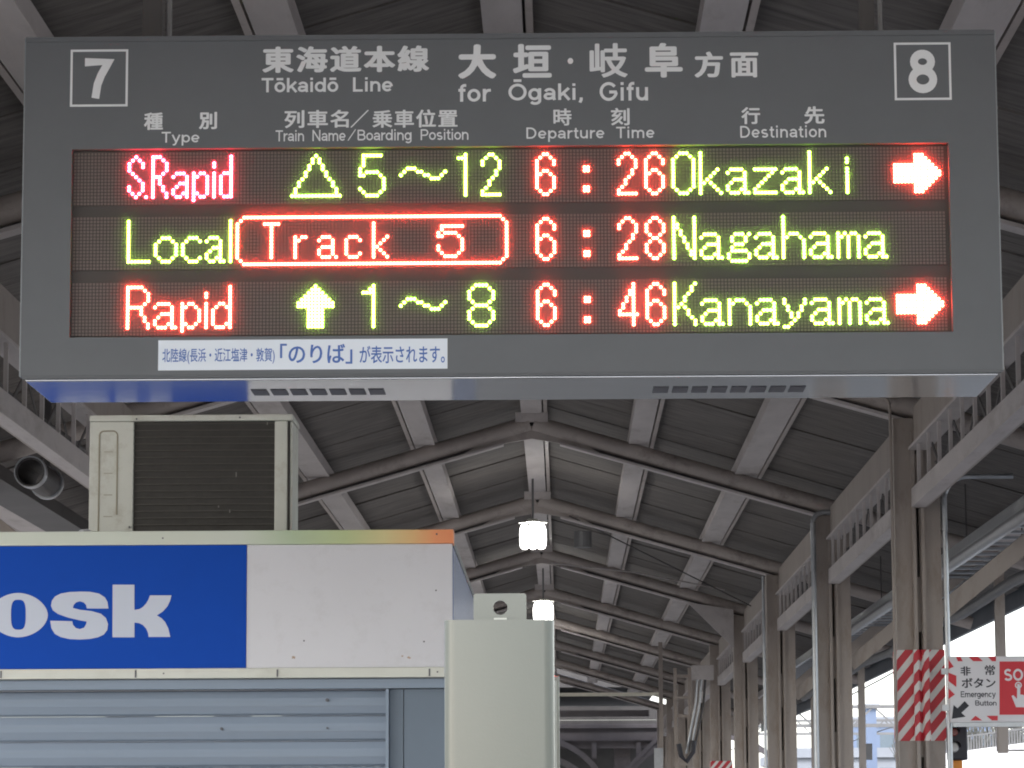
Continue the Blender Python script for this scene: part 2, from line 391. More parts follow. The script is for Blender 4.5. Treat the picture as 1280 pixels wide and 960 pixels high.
# ------------------------------------------------------------------ rafters (one frame = one thing)
XCR, XCL = 2.48, -3.0
def make_rafter():
    t = thing('steel_rafter', '', 'rafter', absolute=False)
    for s in (-1, 1):
        def q(x, dz): return (XR + s * x, ZR - .03 - SL * x + dz)
        wb = MB()
        wb.prism([q(0, 0), q(XE - .1, 0), q(XE - .1, -.10), q(2.73, -.165), q(.28, -.18), q(0, -.135)], 'y', -.012, .012)
        wb.build('rafter_web', M['dark'], t)
        # rounded upper boom
        tb = MB(); tb.tube([(XR + s * x, -.02, ZR - .10 - SL * x) for x in (0.02, 1, 2, 3, 4, XE - .1)], [.075] * 6, 12)
        tb.build('upper_boom', M['rafter'], t, smooth=True)
        fl = MB(); fl.prism([q(.26, -.181), q(2.72, -.166), q(2.72, -.188), q(.26, -.203)], 'y', -.08, .06)
        fl.build('lower_flange', M['purlin'], t)
    g = MB()
    g.prism([(XR - .62, ZR - .22 - SL * .55), (XR - .2, ZR - .155), (XR, ZR - .13), (XR + .2, ZR - .155), (XR + .62, ZR - .22 - SL * .55), (XR + .3, ZR - .30), (XR, ZR - .25), (XR - .3, ZR - .30)], 'y', -.045, -.02)
    g.build('ridge_gusset', M['rafter'], t)
    MB().box(XR - .15, XR + .15, -.09, -.05, ZR - .10, ZR - .01).build('ridge_cleat', M['purlin'], t)
    return t
raf0 = make_rafter()
ords = ['nearest', 'second', 'third', 'fourth', 'fifth', 'sixth', 'seventh', 'eighth', 'ninth', 'tenth', 'eleventh', 'twelfth', 'thirteenth']
vis = 0
for i, y in enumerate(RY):
    t = raf0 if i == 0 else copy_tree(raf0)
    t.location = (0, y, 0)
    if y < 20: lb = ['brown steel rafter at the near end of the canopy, before the departure board', 'brown steel rafter right above the departure board', 'brown steel rafter above the air conditioner, hidden by the departure board'][i]
    else:
        lb = ['brown steel rafter just behind the top of the departure board',
              'brown steel rafter meeting just under the departure board, above the lamps',
              'brown steel rafter directly above the nearest glowing pendant lamp',
              'brown steel rafter directly below the nearest glowing pendant lamp',
              'brown steel rafter just above the second pendant lamp',
              'brown steel rafter below the second pendant lamp, sixth from the board',
              'brown steel rafter far down the canopy, seventh behind the board',
              'brown steel rafter far down the canopy, eighth behind the board',
              'farthest brown steel rafter at the end of the canopy'][int(round((y - 22.3) / BAY))]
    tag(t, lb, 'rafter', 'steel rafters under the canopy roof')

# ------------------------------------------------------------------ columns
def make_column(s):
    """s = +1 right row, -1 left row (knee strut reaches outwards)"""
    t = thing('steel_column', '', 'column', absolute=False)
    H = 4.42
    def ch(x0, x1):
        b = MB(); wd = x1 - x0
        b.box(x0, x1, -.12, -.108, .02, H); b.box(x0, x0 + .012, -.108, .12, .02, H); b.box(x1 - .012, x1, -.108, .12, .02, H)
        b.box(x0, x1, .12, .132, .02, H)
        return b
    ch(-.158, -.009).build('channel', M['steel'], t, bevel=.003)
    ch(.009, .158).build('channel', M['steel'], t, bevel=.003)
    MB().box(-.042, -.018, -.155, -.1215, .02, H - .1).build('edge_angle', M['steel'], t)
    MB().box(.018, .042, -.155, -.1215, .02, H - .1).build('edge_angle', M['steel'], t)
    z = .35
    first = None
    while z < H - .3:
        b = MB().box(-.0085, .0085, -.112, -.1, z, z + .38) if first is None else None
        if first is None: first = b.build('batten_plate', M['steel'], t); z0 = z
        else:
            c = first.copy(); col.objects.link(c); c.location = (0, 0, z - z0)
        z += .86
    MB().box(-.008, .008, -.02, .02, .03, H - .01).build('core', M['dark'], t)
    MB().box(-.22, .22, -.2, .2, .0, .02).build('base_plate', M['steel'], t)
    b = MB()
    b.bar((s * .15, 0, 3.06), (s * 1.42, 0, 3.06 + 1.02), .10, .12)
    b.build('knee_strut', M['steel'], t)
    return t
def lab_col(side, y):
    k = int(round((y - 22.3) / BAY))
    if side > 0:
        return {0: 'beige steel column wrapped in red and white stripes beside the emergency sign',
                1: 'beige steel column second from the right, with conduit on its left edge',
                2: 'beige steel column third from the right in the right row',
                3: 'beige steel column fourth from the right, with pale triangular gusset',
                4: 'beige steel column fifth from the right, with small red stripes at its foot'}.get(k, ('beige steel column of the right row in front of the board, out of view' if k < 0 else 'far beige steel column of the right row, %s in line' % ords[k]))
    return 'beige steel column of the left row, hidden behind kiosk and air conditioner' if k >= 0 else 'beige steel column of the left row, in front of the departure board'
for s, xc in ((1, XCR), (-1, XCL)):
    c0 = make_column(s)
    for i, y in enumerate(RY):
        t = c0 if i == 0 else copy_tree(c0)
        t.location = (xc, y, 0)
        tag(t, lab_col(s, y), 'column', 'steel columns of the %s row' % ('right' if s > 0 else 'left'))

# ------------------------------------------------------------------ eaves girders between columns
def make_girder(s):
    t = thing('eaves_girder', '', 'girder', absolute=False)
    y0, y1 = .16, BAY - .16
    MB().box(-.03, .05, y0, y1, 3.79, 3.805).build('bottom_flange', M['purlin'], t)
    MB().box(-.045, -.03, y0, y1, 3.79, 3.92).build('bottom_chord', M['purlin'], t)
    MB().box(.05, .065, y0, y1, 3.79, 3.92).build('bottom_chord', M['steel'], t)
    MB().box(-.06, .08, y0, y1, 4.19, 4.21).build('top_flange', M['purlin'], t)
    MB().box(-.02, .04, y0, y1, 4.21, 4.49).build('top_chord', M['steel'], t)
    f = None
    n = 11
    for k in range(n):
        y = .42 + k * .6
        if f is None: f = MB().box(-.045, -.022, y, y + .03, 3.92, 4.19).build('batten', M['purlin'], t)
        else: c = f.copy(); col.objects.link(c); c.location = (0, k * .6, 0)
    lc = MB()
    for k in range(10):
        a = .4 + k * .6; z0, z1 = (3.9, 4.19) if k % 2 else (4.19, 3.9)
        lc.bar((.055, a, z0), (.055, a + .6, z1), .03, .006, (1, 0, 0))
    lc.build('lacing', M['dark'], t)
    # rafter knee plates, insulators and cable clutter along the outer face
    cl = MB(); cl.tube([(.10, y0, 4.02), (.11, y0 + 2, 3.98), (.09, y0 + 4, 4.03), (.11, y1, 4.0)], .018, 8)
    cl.tube([(.13, y0, 4.1), (.14, y0 + 3, 4.06), (.13, y1, 4.1)], .012, 6)
    cl.build('cable', M['dark'], t)
    return t
for s, xc in ((1, XCR), (-1, XCL)):
    g0 = make_girder(s)
    if s < 0: g0.scale.x = -1
    for i, y in enumerate(RY[:-1]):
        t = g0 if i == 0 else copy_tree(g0)
        t.location = (xc, y, 0)
        k = int(round((y - 22.3) / BAY))
        sd_ = 'right' if s > 0 else 'left'
        lb = ('pale lattice girder with upright battens at the %s picture edge, under the board corner' % sd_ if k == -1 else
              'lattice girder with upright battens, %s behind the striped column line on the %s' % (ords[k] if k else 'first', sd_) if k >= 0 else
              'lattice girder of the %s row %s' % (sd_, 'beside the departure board, out of view' if k == -2 else 'at the near canopy end, out of view'))
        tag(t, lb, 'girder', 'lattice girders along the %s columns' % sd_)

# ------------------------------------------------------------------ pendant lamps
M['lamp'] = emit('lamp_glass_lit', (1, .98, .93), 5)
def make_lamp():
    t = thing('pendant_lamp', '', 'lamp', absolute=False)      # origin = centre of the glass
    MB().tube([(0, 0, .16), (0, 0, .62)], .012, 8).build('stem', M['darkgrey'], t)
    MB().tube([(0, 0, .16), (0, 0, .195)], [.08, .05], 16).build('cap', M['trim'], t)
    for k, dx in enumerate((-.088, 0, .088)):
        for dy in (-.05, .05):
            pr = [(.0, .15), (.022, .14), (.040, .11), (.05, .06), (.05, -.05), (.042, -.1), (.02, -.118), (0.001, -.12)]
            b = MB(); b.tube([(dx, dy, z) for r_, z in pr], [max(r_, .001) for r_, z in pr], 12)
            b.build('bulb', M['lamp'], t, smooth=True)
    MB().box(-.15, .15, -.012, .012, .150, .160).build('bulb_holder', M['trim'], t)
    return t
l0 = make_lamp()
LY = [-3, 8.8, 20.3, 33.5, 45, 56.5, 68]
for i, y in enumerate(LY):
    t = l0 if i == 0 else copy_tree(l0)
    t.location = (XR - .03 + (.04 if y == 45 else 0), y, 4.62 if y != 45 else 4.6)
    lb = {33.5: 'nearest glowing white pendant lamp under the ridge, below the departure board',
          45: 'second glowing pendant lamp, just above the top right of the grey cabinet',
          56.5: 'third glowing pendant lamp, a speck right of the grey cabinet'}.get(y, {68: 'farthest lit pendant lamp, hidden behind the grey cabinet', 20.3: 'lit pendant lamp hidden directly behind the departure board', 8.8: 'lit pendant lamp above the departure board', -3: 'lit pendant lamp before the near canopy end, out of view'}.get(y))
    tag(t, lb, 'lamp', 'pendant lamps along the canopy ridge')

# ------------------------------------------------------------------ departure board
SX0, SX1, SZ0, SZ1, SY = -1.467, 1.2005, 2.822, 3.766, 8.6
SD = .46
bd = thing('departure_board', 'dark grey LED train departure board hanging across the platform, track numbers 7 and 8', 'departure board', ((SX0 + SX1) / 2, SY + SD / 2, SZ0))
LX0, LX1, LZ0, LZ1 = -1.335, 1.068, 2.929, 3.452
# front frame around the LED window
fr = MB()
fr.box(SX0, SX1, SY, SY + .04, LZ1, SZ1).box(SX0, SX1, SY, SY + .04, SZ0, LZ0)
fr.box(SX0, LX0, SY, SY + .04, LZ0, LZ1).box(LX1, SX1, SY, SY + .04, LZ0, LZ1)
fr.build('front_panel', M['sign'], bd)
body = MB().box(SX0 + .004, SX1 - .004, SY + .041, SY + SD - .041, SZ0 + .004, SZ1 - .004).build('housing', M['sign_edge'], bd, bevel=.004)
MB().box(SX0 - .003, SX0, SY - .002, SY + .03, SZ0, SZ1).build('corner_strip', M['sign_edge'], bd)
MB().box(SX1, SX1 + .003, SY - .002, SY + .03, SZ0, SZ1).build('corner_strip', M['sign_edge'], bd)
MB().box(SX0, SX1, SY - .004, SY - .0005, SZ1 - .012, SZ1 + .002).build('top_lip', M['sign'], bd)
MB().box(SX0, SX1, SY + SD - .04, SY + SD, SZ0, SZ1).build('rear_panel', M['sign'], bd)
MB().box(SX0 + .012, SX1 - .012, SY + .012, SY + SD - .01, SZ0 - .012, SZ0 - .001).build('underside_panel', M['under'], bd, bevel=.003)
MB().box(SX0 + .004, SX1 - .004, SY - .003, SY + .009, SZ0 - .006, SZ0 - .001).build('bottom_lip', M['sign'], bd)
vz = SZ0 - .0125
for u0 in (322, 816):
    for k in range(8 if u0 > 500 else 7):
        xa = W(u0 + k * 24.3 + (0 if u0 > 500 else -6), 487, SY + .26)[0]
        MB().add([(xa, SY + .20, vz - .0015), (xa + .043, SY + .20, vz - .0015), (xa + .043, SY + .31, vz - .0015), (xa, SY + .31, vz - .0015),
                  (xa, SY + .20, vz), (xa + .043, SY + .20, vz), (xa + .043, SY + .31, vz), (xa, SY + .31, vz)],
                 [(0,1,2,3),(4,5,6,7),(0,1,5,4),(1,2,6,5),(2,3,7,6),(3,0,4,7)]).build('vent_slot', M['slot'], bd)

# lettering on the front
FY = SY
def frame(u0, v0, u1, v1):
    x0, z1 = W(u0, v0, FY); x1, z0 = W(u1, v1, FY); t = .006
    b = MB().box(x0, x1, FY - .0015, FY - .0002, z1 - t, z1).box(x0, x1, FY - .0015, FY - .0002, z0, z0 + t)
    b.box(x0, x0 + t, FY - .0015, FY - .0002, z0 + t, z1 - t).box(x1 - t, x1, FY - .0015, FY - .0002, z0 + t, z1 - t)
    return b.build('number_frame', M['white'], bd)
frame(88.5, 62.3, 159.5, 133); frame(1117, 53.5, 1189.7, 124.8)
T = [('7', (106, 72.5, 142.7, 123.7), .15, 1), ('8', (1135.5, 62.3, 1171.2, 116.5), .15, 1),
     ('種', (180, 140.7, 203.8, 162.5), .065, 1), ('別', (248.7, 140, 271.3, 161.5), .065, 1), ('Type', (202, 164.8, 249.3, 182), .095, 1.045),
     ('東海道本線', (328, 57.5, 536.5, 90.5), .085, 1.16), ('Tōkaidō  Line', (327, 97, 491, 115.7), .115, 1.03),
     ('大', (572.5, 55.5, 620.5, 98.5), .11, 1), ('垣', (641, 55, 689.5, 97.2), .08, 1), ('・', (709.5, 72.5, 716.5, 80), 0, 1),
     ('岐', (737, 54, 784.5, 97), .05, 1), ('阜', (806, 53.7, 853.2, 97), .08, 1),
     ('方', (868, 64.5, 903.8, 97), .085, 1), ('面', (912.5, 65.6, 948, 96.8), .065, 1),
     ('for', (573, 105, 613.7, 127), .115, 1.045), ('Ōgaki,', (635.5, 99, 728.3, 131), .115, 1.045), ('Gifu', (749.5, 102.5, 810, 126), .115, 1.045),
     ('列車名', (355.5, 137.5, 436, 160), .05, 1.12), ('乗車位置', (465.5, 137, 572, 159.5), .05, 1.12), ('/', (438, 137.5, 461, 159.5), .04, 1),
     ('Train  Name', (344.5, 162.5, 432, 176.7), .09, 1.0), ('/', (434.5, 161.5, 445, 176), .06, 1), ('Boarding  Position', (447, 161.5, 585.5, 179), .09, 1.0),
     ('時', (691.7, 135.7, 714.5, 157), .045, 1), ('刻', (763.7, 135, 787, 156.7), .05, 1), ('Departure  Time', (658, 158.7, 818, 177), .095, 1.04),
     ('行', (926.6, 134, 950.2, 155.2), .06, 1), ('先', (1005.3, 133, 1030.6, 155), .06, 1), ('Destination', (925.3, 157, 1032.6, 172.3), .095, 1.04)]
for s_, bx, bo, sp in T:
    text_at(s_, bx, FY, M['white'], bd, bold=bo, space=sp)
nx0, nz1 = W(198, 425.5, FY); nx1, nz0 = W(559.4, 460.8, FY)
ns = MB().box(nx0, nx1, FY - .0012, FY - .0002, nz0, nz1).build('notice_strip', M['notice'], bd)
nsub = sub(ns); nsub['wl'] = [0, 0, 0]
for s_, bx, bo in [('北陸線(長浜・近江塩津・敦賀)', (202.8, 435.2, 343.4, 455), .025), ('「のりば」', (350, 429.4, 440.5, 455), .04), ('が表示されます。', (449.4, 432, 556, 454), .03)]:
    text_at(s_, bx, FY - .0014, M['blue_ink'], ns, bold=bo, thick=.0006)

# ---- LED matrices: 3 rows of 256 x 16 diodes
G = {}
def glyph(n, s): G[n] = [(c, r + 1) for r, line in enumerate(s.split('/')) for c, ch in enumerate(line) if ch == '#']
def gl_at(n, pts): G[n] = pts
glyph('S', '..#../.#.#./#...#/#...#/#..../.#.../..#../...#./....#/#...#/#...#/.#.#./..#..')
glyph('R5', '###../#..#./#...#/#...#/#...#/#..#./###../#.#../#.#../#..#./#..#./#...#/#...#')
glyph('.', '////////////#')
glyph('a5', '/////.###./#...#/....#/..###/.#..#/#...#/#..##/.##.#')
glyph('p5', '/////#.##./##..#/#...#/#...#/#...#/#...#/##..#/#.##./#....')
glyph('i', '//#/#//#/#/#/#/#/#/#/#')
glyph('d4', '...#/...#/...#/...#/...#/.###/#..#/#..#/#..#/#..#/#..#/#..#/.###')
glyph('L', '#/#/#/#/#/#/#/#/#/#/#/#/#######')
glyph('o', '/////..###../.#...#./#.....#/#.....#/#.....#/#.....#/.#...#./..###..')
glyph('c', '/////..###./.#...#/#...../#...../#...../#...../.#...#/..###.')
glyph('a6', '/////.###../#...#./....#./..###./.#..#./#...#./#..##./.##.##')
glyph('l', '/'.join(['#'] * 13))
glyph('tri', '.......#......./......#.#....../......#.#....../.....#...#...../.....#...#...../....#.....#..../....#.....#..../...#.......#.../..#.........#../..#.........#../.#...........#./.#...........#./###############')
glyph('5g', '.######/.#...../.#...../.#...../#....../#.####./##....#/.......#/.......#/.......#/#......#/.#....#/..####')
glyph('~', '////..###/.#...##......#/#......##...#/.........###')
gl_at('~', [(0,7),(1,6),(2,5),(3,5),(4,5),(5,6),(6,6),(7,7),(8,7),(9,8),(10,8),(11,8),(12,7),(13,6)])
gl_at('1g', [(2, r) for r in range(1, 14)] + [(0, 2), (1, 2)])
gl_at('1b', [(3, r) for r in range(1, 14)] + [(0, 3), (1, 3), (2, 3), (2, 2)])
glyph('2', '..##../.#..#./#....#/#....#/.....#/....#./....#./...#../..#.../..#.../.#..../#...../######')
glyph('6', '..##../.#..#./#....#/#....#/#...../#.##../##..#./#....#/#....#/#....#/#....#/.#..#./..##..')
glyph('8', '..##../.#..#./#....#/#....#/#....#/.#..#./..##../.#..#./#....#/#....#/#....#/.#..#./..##..')
glyph('8g', '..####../.#....#./#......#/#......#/#......#/.#....#./..####../.#....#./#......#/#......#/#......#/.#....#./..####..')
glyph('4', '....#./....#./...##./...##./..#.#./..#.#./.#..#./.#..#./#...#./######/....#./....#./....#.')
gl_at(':', [(c, r) for c in (0, 1) for r in (5, 6, 11, 12)])
glyph('O', '..###../.#...#./#.....#/#.....#/#.....#/#.....#/#.....#/#.....#/#.....#/#.....#/#.....#/.#...#./..###..')
gl_at('k', [(0, r) for r in range(1, 14)] + [(5,6),(4,7),(3,8),(2,9),(1,10),(3,10),(4,11),(5,12),(6,13)])
glyph('a', '/////.####../#....#./.....#./..####./.#...#./#....#./#...##./.###.##')
glyph('z', '/////#######/.....#./....#../...#.../..#..../.#...../#....../#######')
glyph('N', '#.....#/#.....#/##....#/##....#/#.#...#/#.#...#/#..#..#/#..#..#/#...#.#/#...#.#/#....##/#....##/#.....#')
gl_at('g', [(2,6),(3,6),(4,6),(6,6),(1,7),(5,7),(1,8),(5,8),(2,9),(3,9),(4,9),(1,10)] + [(c, 11) for c in range(1, 6)] + [(0,12),(6,12),(0,13),(6,13)] + [(c, 14) for c in range(1, 6)])
gl_at('h', [(0, r) for r in range(1, 14)] + [(1,7),(2,6),(3,6),(4,6),(5,7)] + [(6, r) for r in range(8, 14)])
gl_at('n', [(0, r) for r in range(6, 14)] + [(1,7),(2,6),(3,6),(4,6),(5,7)] + [(6, r) for r in range(8, 14)])
gl_at('m', [(0, r) for r in range(6, 14)] + [(1,7),(2,6)] + [(3, r) for r in range(7, 14)] + [(4,6),(5,6)] + [(6, r) for r in range(7, 14)])
gl_at('K', [(0, r) for r in range(1, 14)] + [(6,1),(5,2),(5,3),(4,4),(3,5),(3,6),(2,7),(1,8),(3,8),(4,9),(4,10),(5,11),(6,12),(6,13)])
gl_at('y', [(0,6),(0,7),(1,8),(1,9),(2,10),(2,11),(3,12),(4,10),(4,11),(5,8),(5,9),(6,6),(6,7),(2,13),(0,14),(1,14)])
glyph('R7', '#####../#....#./#.....#/#.....#/#.....#/#....#./#####../#...#../#...#../#....#./#....#./#.....#/#.....#')
gl_at('p6', [(0, r) for r in range(6, 15)] + [(2,6),(3,6),(1,7),(4,7),(5,8),(5,9),(5,10),(5,11),(1,12),(4,12),(2,13),(3,13)])
gl_at('d6', [(5, r) for r in range(1, 14)] + [(2,6),(3,6),(1,7),(4,7),(0,8),(0,9),(0,10),(0,11),(0,12),(4,12),(1,13),(2,13),(3,13)])
gl_at('arrR', [(c, r) for c in range(0, 6) for r in range(5, 11)] + [(6, r) for r in range(2, 14)] + [(7, r) for r in range(2, 14)] +
      [(8 + k, r) for k in range(0, 6) for r in range(2 + k, 14 - k)] )
gl_at('arrU', [(5 + d, r) for r, h in zip(range(1, 8), (0, 1, 2, 3, 4, 5, 5)) for d in range(-h, h + 1)] + [(c, r) for c in range(3, 8) for r in range(8, 14)])
gl_at('box', [(c, r) for c in range(2, 78) for r in (0, 14)] + [(1,1),(78,1),(1,13),(78,13)] + [(c, r) for c in (0, 79) for r in range(2, 13)])
gl_at('T', [(c, 2) for c in range(5)] + [(2, r) for r in range(3, 13)])
gl_at('r', [(0, r) for r in range(6, 13)] + [(1,7),(2,6),(3,6)])
gl_at('ab', [(1,6),(2,6),(3,6),(0,7),(4,7),(4,8),(1,9),(2,9),(3,9),(4,9),(0,10),(4,10),(0,11),(4,11),(1,12),(2,12),(3,12),(5,12)])
gl_at('cb', [(1,6),(2,6),(3,6),(0,7),(4,7),(0,8),(0,9),(0,10),(0,11),(4,11),(1,12),(2,12),(3,12)])
gl_at('kb', [(0, r) for r in range(2, 13)] + [(4,6),(3,7),(2,8),(1,9),(2,10),(3,11),(4,12)])
gl_at('5b', [(c, 3) for c in range(1, 8)] + [(1,4),(0,5),(0,6),(1,6),(2,5),(3,5),(4,5),(5,5),(6,6),(7,7),(7,8),(7,9),(0,9),(7,10),(0,10),(1,11),(6,11),(2,12),(3,12),(4,12),(5,12)])
rows = [
    [('c', [('S',16),('.',21),('R5',23),('a5',29),('p5',35),('i',41),('d4',43)]),
     ('g', [('tri',64),('5g',84),('~',96),('1g',113),('2',120)]),
     ('r', [('6',136),(':',150),('2',160),('6',168)]),
     ('g', [('O',176),('k',184),('a',192),('z',200),('a',208),('k',216),('i',227)]),
     ('r', [('arrR',241)])],
    [('g', [('L',16),('o',24),('c',32),('a6',39),('l',46)]),
     ('r', [('box',48),('T',56),('r',65),('ab',72),('cb',80),('kb',88),('5b',107)]),
     ('r', [('6',136),(':',150),('2',160),('8',168)]),
     ('g', [('N',176),('a',184),('g',192),('a',200),('h',208),('a',216),('m',224),('a',232)])],
    [('r', [('R7',16),('a',24),('p6',32),('i',39),('d6',41)]),
     ('g', [('arrU',66),('1b',85),('~',96),('8g',116)]),
     ('r', [('6',136),(':',150),('4',160),('6',168)]),
     ('g', [('K',176),('a',184),('n',192),('a',200),('y',208),('a',216),('m',224),('a',232)]),
     ('r', [('arrR',241)])]]
labels = [['crimson diode lettering S.Rapid', 'green diode triangle and 5 to 12', 'red diode time 6 : 26', 'green diode lettering Okazaki', 'red diode arrow in the top row'],
          ['green diode lettering Local', 'red diode lettering Track 5 in a rounded box', 'red diode time 6 : 28', 'green diode lettering Nagahama'],
          ['red diode lettering Rapid', 'green diode up arrow and 1 to 8', 'red diode time 6 : 46', 'green diode lettering Kanayama', 'red diode arrow in the bottom row']]
xA = W(160, 245, SY)[0]; xB = W(1180, 230, SY)[0]
PX = (xB - xA) / (255 - 16); X_0 = xA - 16 * PX
PZ = 4.33 * .002149
ZTOP = [W(175, 194.5, SY)[1], W(175, 275.2, SY)[1], W(175, 357.6, SY)[1]]    # diode line 1 of each row
LEDC = {'r': emit('red_diode_lit', (1, .045, .024), 34), 'g': emit('green_diode_lit', (.5, 1, .06), 11), 'c': emit('crimson_diode_lit', (1, .03, .06), 32)}
YB = SY + .022                       # face of the diode boards
MB().box(LX0 - .004, LX1 + .004, YB + .004, YB + .012, LZ0 - .004, LZ1 + .004).build('window_back', M['led_gap'], bd)
def dome(mb, x, z, r, h, n=8):
    vs = [(x + r * math.cos(2 * math.pi * k / n), YB, z + r * math.sin(2 * math.pi * k / n)) for k in range(n)]
    vs += [(x + r * .72 * math.cos(2 * math.pi * k / n), YB - h * .8, z + r * .72 * math.sin(2 * math.pi * k / n)) for k in range(n)]
    vs.append((x, YB - h, z))
    mb.add(vs, [(k, (k + 1) % n, n + (k + 1) % n, n + k) for k in range(n)] + [(n + k, n + (k + 1) % n, 2 * n) for k in range(n)])
for ri, words in enumerate(rows):
    z1 = ZTOP[ri] + 1 * PZ
    pz0, pz1 = z1 - 15.5 * PZ, z1 + .5 * PZ
    pn = MB().box(X_0 - PX * .5, X_0 + PX * 255.5, YB, YB + .0035, pz0, pz1).build('diode_board', M['led_back'], bd)
    sub(pn); lit = set()
    for wi, (cc, gs) in enumerate(words):
        mb = MB(); n_ = 0
        for g, c0 in gs:
            for c, r in G[g]:
                if (c0 + c, r) in lit: continue
                lit.add((c0 + c, r)); dome(mb, X_0 + (c0 + c) * PX, z1 - r * PZ, PX * (.46 if cc == 'g' else .50), .003)
        o = mb.build('lit_diodes', LEDC[cc], pn, smooth=True); o['kind'] = 'stuff'; o['label'] = labels[ri][wi]
    off = MB()
    for c in range(256):
        if c % 64 == 63: pass
        for r in range(16):
            if (c, r) in lit: continue
            x, z = X_0 + c * PX, z1 - r * PZ; a = PX * .36
            off.add([(x - a, YB - .001, z - a), (x + a, YB - .001, z - a), (x + a, YB - .001, z + a), (x - a, YB - .001, z + a),
                     (x - a, YB, z - a), (x + a, YB, z - a), (x + a, YB, z + a), (x - a, YB, z + a)],
                    [(0,1,2,3),(0,1,5,4),(1,2,6,5),(2,3,7,6),(3,0,4,7)])
    o = off.build('unlit_diodes', M['led_off'], pn); o['kind'] = 'stuff'

# clear front window; its faint scatter is added for halos round the lit diodes
gm = bpy.data.materials.new('halo_acrylic'); gm.use_nodes = True; n = gm.node_tree; n.nodes.clear()
tp = n.nodes.new('ShaderNodeBsdfTransparent'); tl = n.nodes.new('ShaderNodeBsdfTranslucent'); ms = n.nodes.new('ShaderNodeMixShader'); mo = n.nodes.new('ShaderNodeOutputMaterial')
tl.inputs[0].default_value = (.9, .88, .86, 1); ms.inputs[0].default_value = .035
n.links.new(tp.outputs[0], ms.inputs[1]); n.links.new(tl.outputs[0], ms.inputs[2]); n.links.new(ms.outputs[0], mo.inputs[0])
MB().add([(LX0, SY + .012, LZ0), (LX1, SY + .012, LZ0), (LX1, SY + .012, LZ1), (LX0, SY + .012, LZ1)], [(0, 1, 2, 3)]).build('window_pane', gm, bd)

# hangers of the board
for u_, wd in ((192, .055), (1083, .04)):
    x = W(u_, 30, SY + .25)[0]
    t = thing('board_hanger', 'grey steel hanger tube carrying the %s end of the departure board' % ('left' if u_ < 600 else 'right'), 'hanger', (x, SY + .25, SZ1), group='hangers of the departure board')
    MB().box(x - wd / 2, x + wd / 2, SY + .22, SY + .28, SZ1, roofz(x) - .02).build('tube', M['dark'], t)
    MB().tube([(x + wd * .9, SY + .21, SZ1), (x + wd * .9, SY + .21, SZ1 + .25), (x + wd * .7, SY + .2, roofz(x) - .03)], .008, 6).build('cable', M['darkgrey'], t)
    MB().box(x - .07, x + .07, SY + .18, SY + .32, SZ1, SZ1 + .008).build('foot_plate', M['darkgrey'], t)

# ------------------------------------------------------------------ kiosk
KY, KX0, KX1, KYB = 12.5, -4.2, -.425, 16.0
kz_t, kz_b = 2.76, 2.183
kk = thing('kiosk', 'kiosk booth with white panel, blue kiosk sign and closed grey shutter', 'kiosk', (-2.3, 14.2, 0))
MB().box(KX0, KX1 - .01, KY + .03, KYB, kz_b, kz_t - .05).build('roof_box', M['kiosk_white'], kk)
bx_ = W(308, 757, KY)[0]
MB().box(bx_ + .001, KX1, KY, KY + .028, kz_b + .04, kz_t - .056).build('white_panel', M['kiosk_white'], kk)
bp = MB().box(KX0, bx_, KY - .003, KY + .028, kz_b + .04, kz_t - .056).build('sign_panel', M['kiosk_blue'], kk); sub(bp)
tr_mat = bpy.data.materials.new('rainbow_edge_gradient'); tr_mat.use_nodes = True  # colour runs along the trim, pale cream to orange at the right end
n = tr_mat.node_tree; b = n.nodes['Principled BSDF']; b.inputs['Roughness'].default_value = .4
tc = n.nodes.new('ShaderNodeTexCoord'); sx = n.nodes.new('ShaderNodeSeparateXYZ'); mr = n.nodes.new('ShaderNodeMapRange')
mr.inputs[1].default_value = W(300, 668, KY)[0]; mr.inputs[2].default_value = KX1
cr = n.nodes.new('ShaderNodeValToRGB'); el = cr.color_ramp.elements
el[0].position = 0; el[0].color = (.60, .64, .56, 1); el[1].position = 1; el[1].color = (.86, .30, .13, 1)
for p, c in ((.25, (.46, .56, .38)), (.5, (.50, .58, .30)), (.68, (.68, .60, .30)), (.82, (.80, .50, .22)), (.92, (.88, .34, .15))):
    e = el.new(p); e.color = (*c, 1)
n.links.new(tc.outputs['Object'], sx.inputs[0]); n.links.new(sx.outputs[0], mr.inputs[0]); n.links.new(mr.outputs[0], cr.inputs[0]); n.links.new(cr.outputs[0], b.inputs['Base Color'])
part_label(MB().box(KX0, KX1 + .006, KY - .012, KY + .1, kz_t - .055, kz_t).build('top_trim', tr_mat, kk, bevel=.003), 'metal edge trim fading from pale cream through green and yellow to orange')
MB().box(KX0, KX1 + .006, KY - .012, KY + .1, kz_b, kz_b + .039).build('bottom_trim', M['trim'], kk, bevel=.003)
for u_ in (2, 170, 347, 537):
    x = W(u_, 843, KY)[0]
    MB().box(x - .003, x + .003, KY - .0145, KY - .0115, kz_b + .004, kz_b + .033).build('trim_joint', M['slot'], kk)
scr = None
for u_, v_ in ((204, 673), (546, 668), (205, 842), (547, 840), (380, 801), (545, 738), (530, 802)):
    x, z = W(u_, v_, KY)
    yy = KY - .014 if (v_ < 680 or v_ > 830) else KY - .002
    MB().tube([(x, yy + .003, z), (x, yy, z)], .0035, 8).build('screw', M['slot'], kk)
def chip(u_, v_, s_, seed):
    rr = random.Random(seed); x, z = W(u_, v_, KY)
    pts = [(x + s_ * .0031 * math.cos(a) * rr.uniform(.5, 1.2), z + s_ * .0026 * math.sin(a) * rr.uniform(.4, 1.1)) for a in [k * .785 for k in range(8)]]
    MB().prism(pts, 'y', KY - .0012, KY).build('paint_chip', M['rust'], kk)
M['rust'] = mat('bare_brown_patch', (.42, .32, .25), .7)
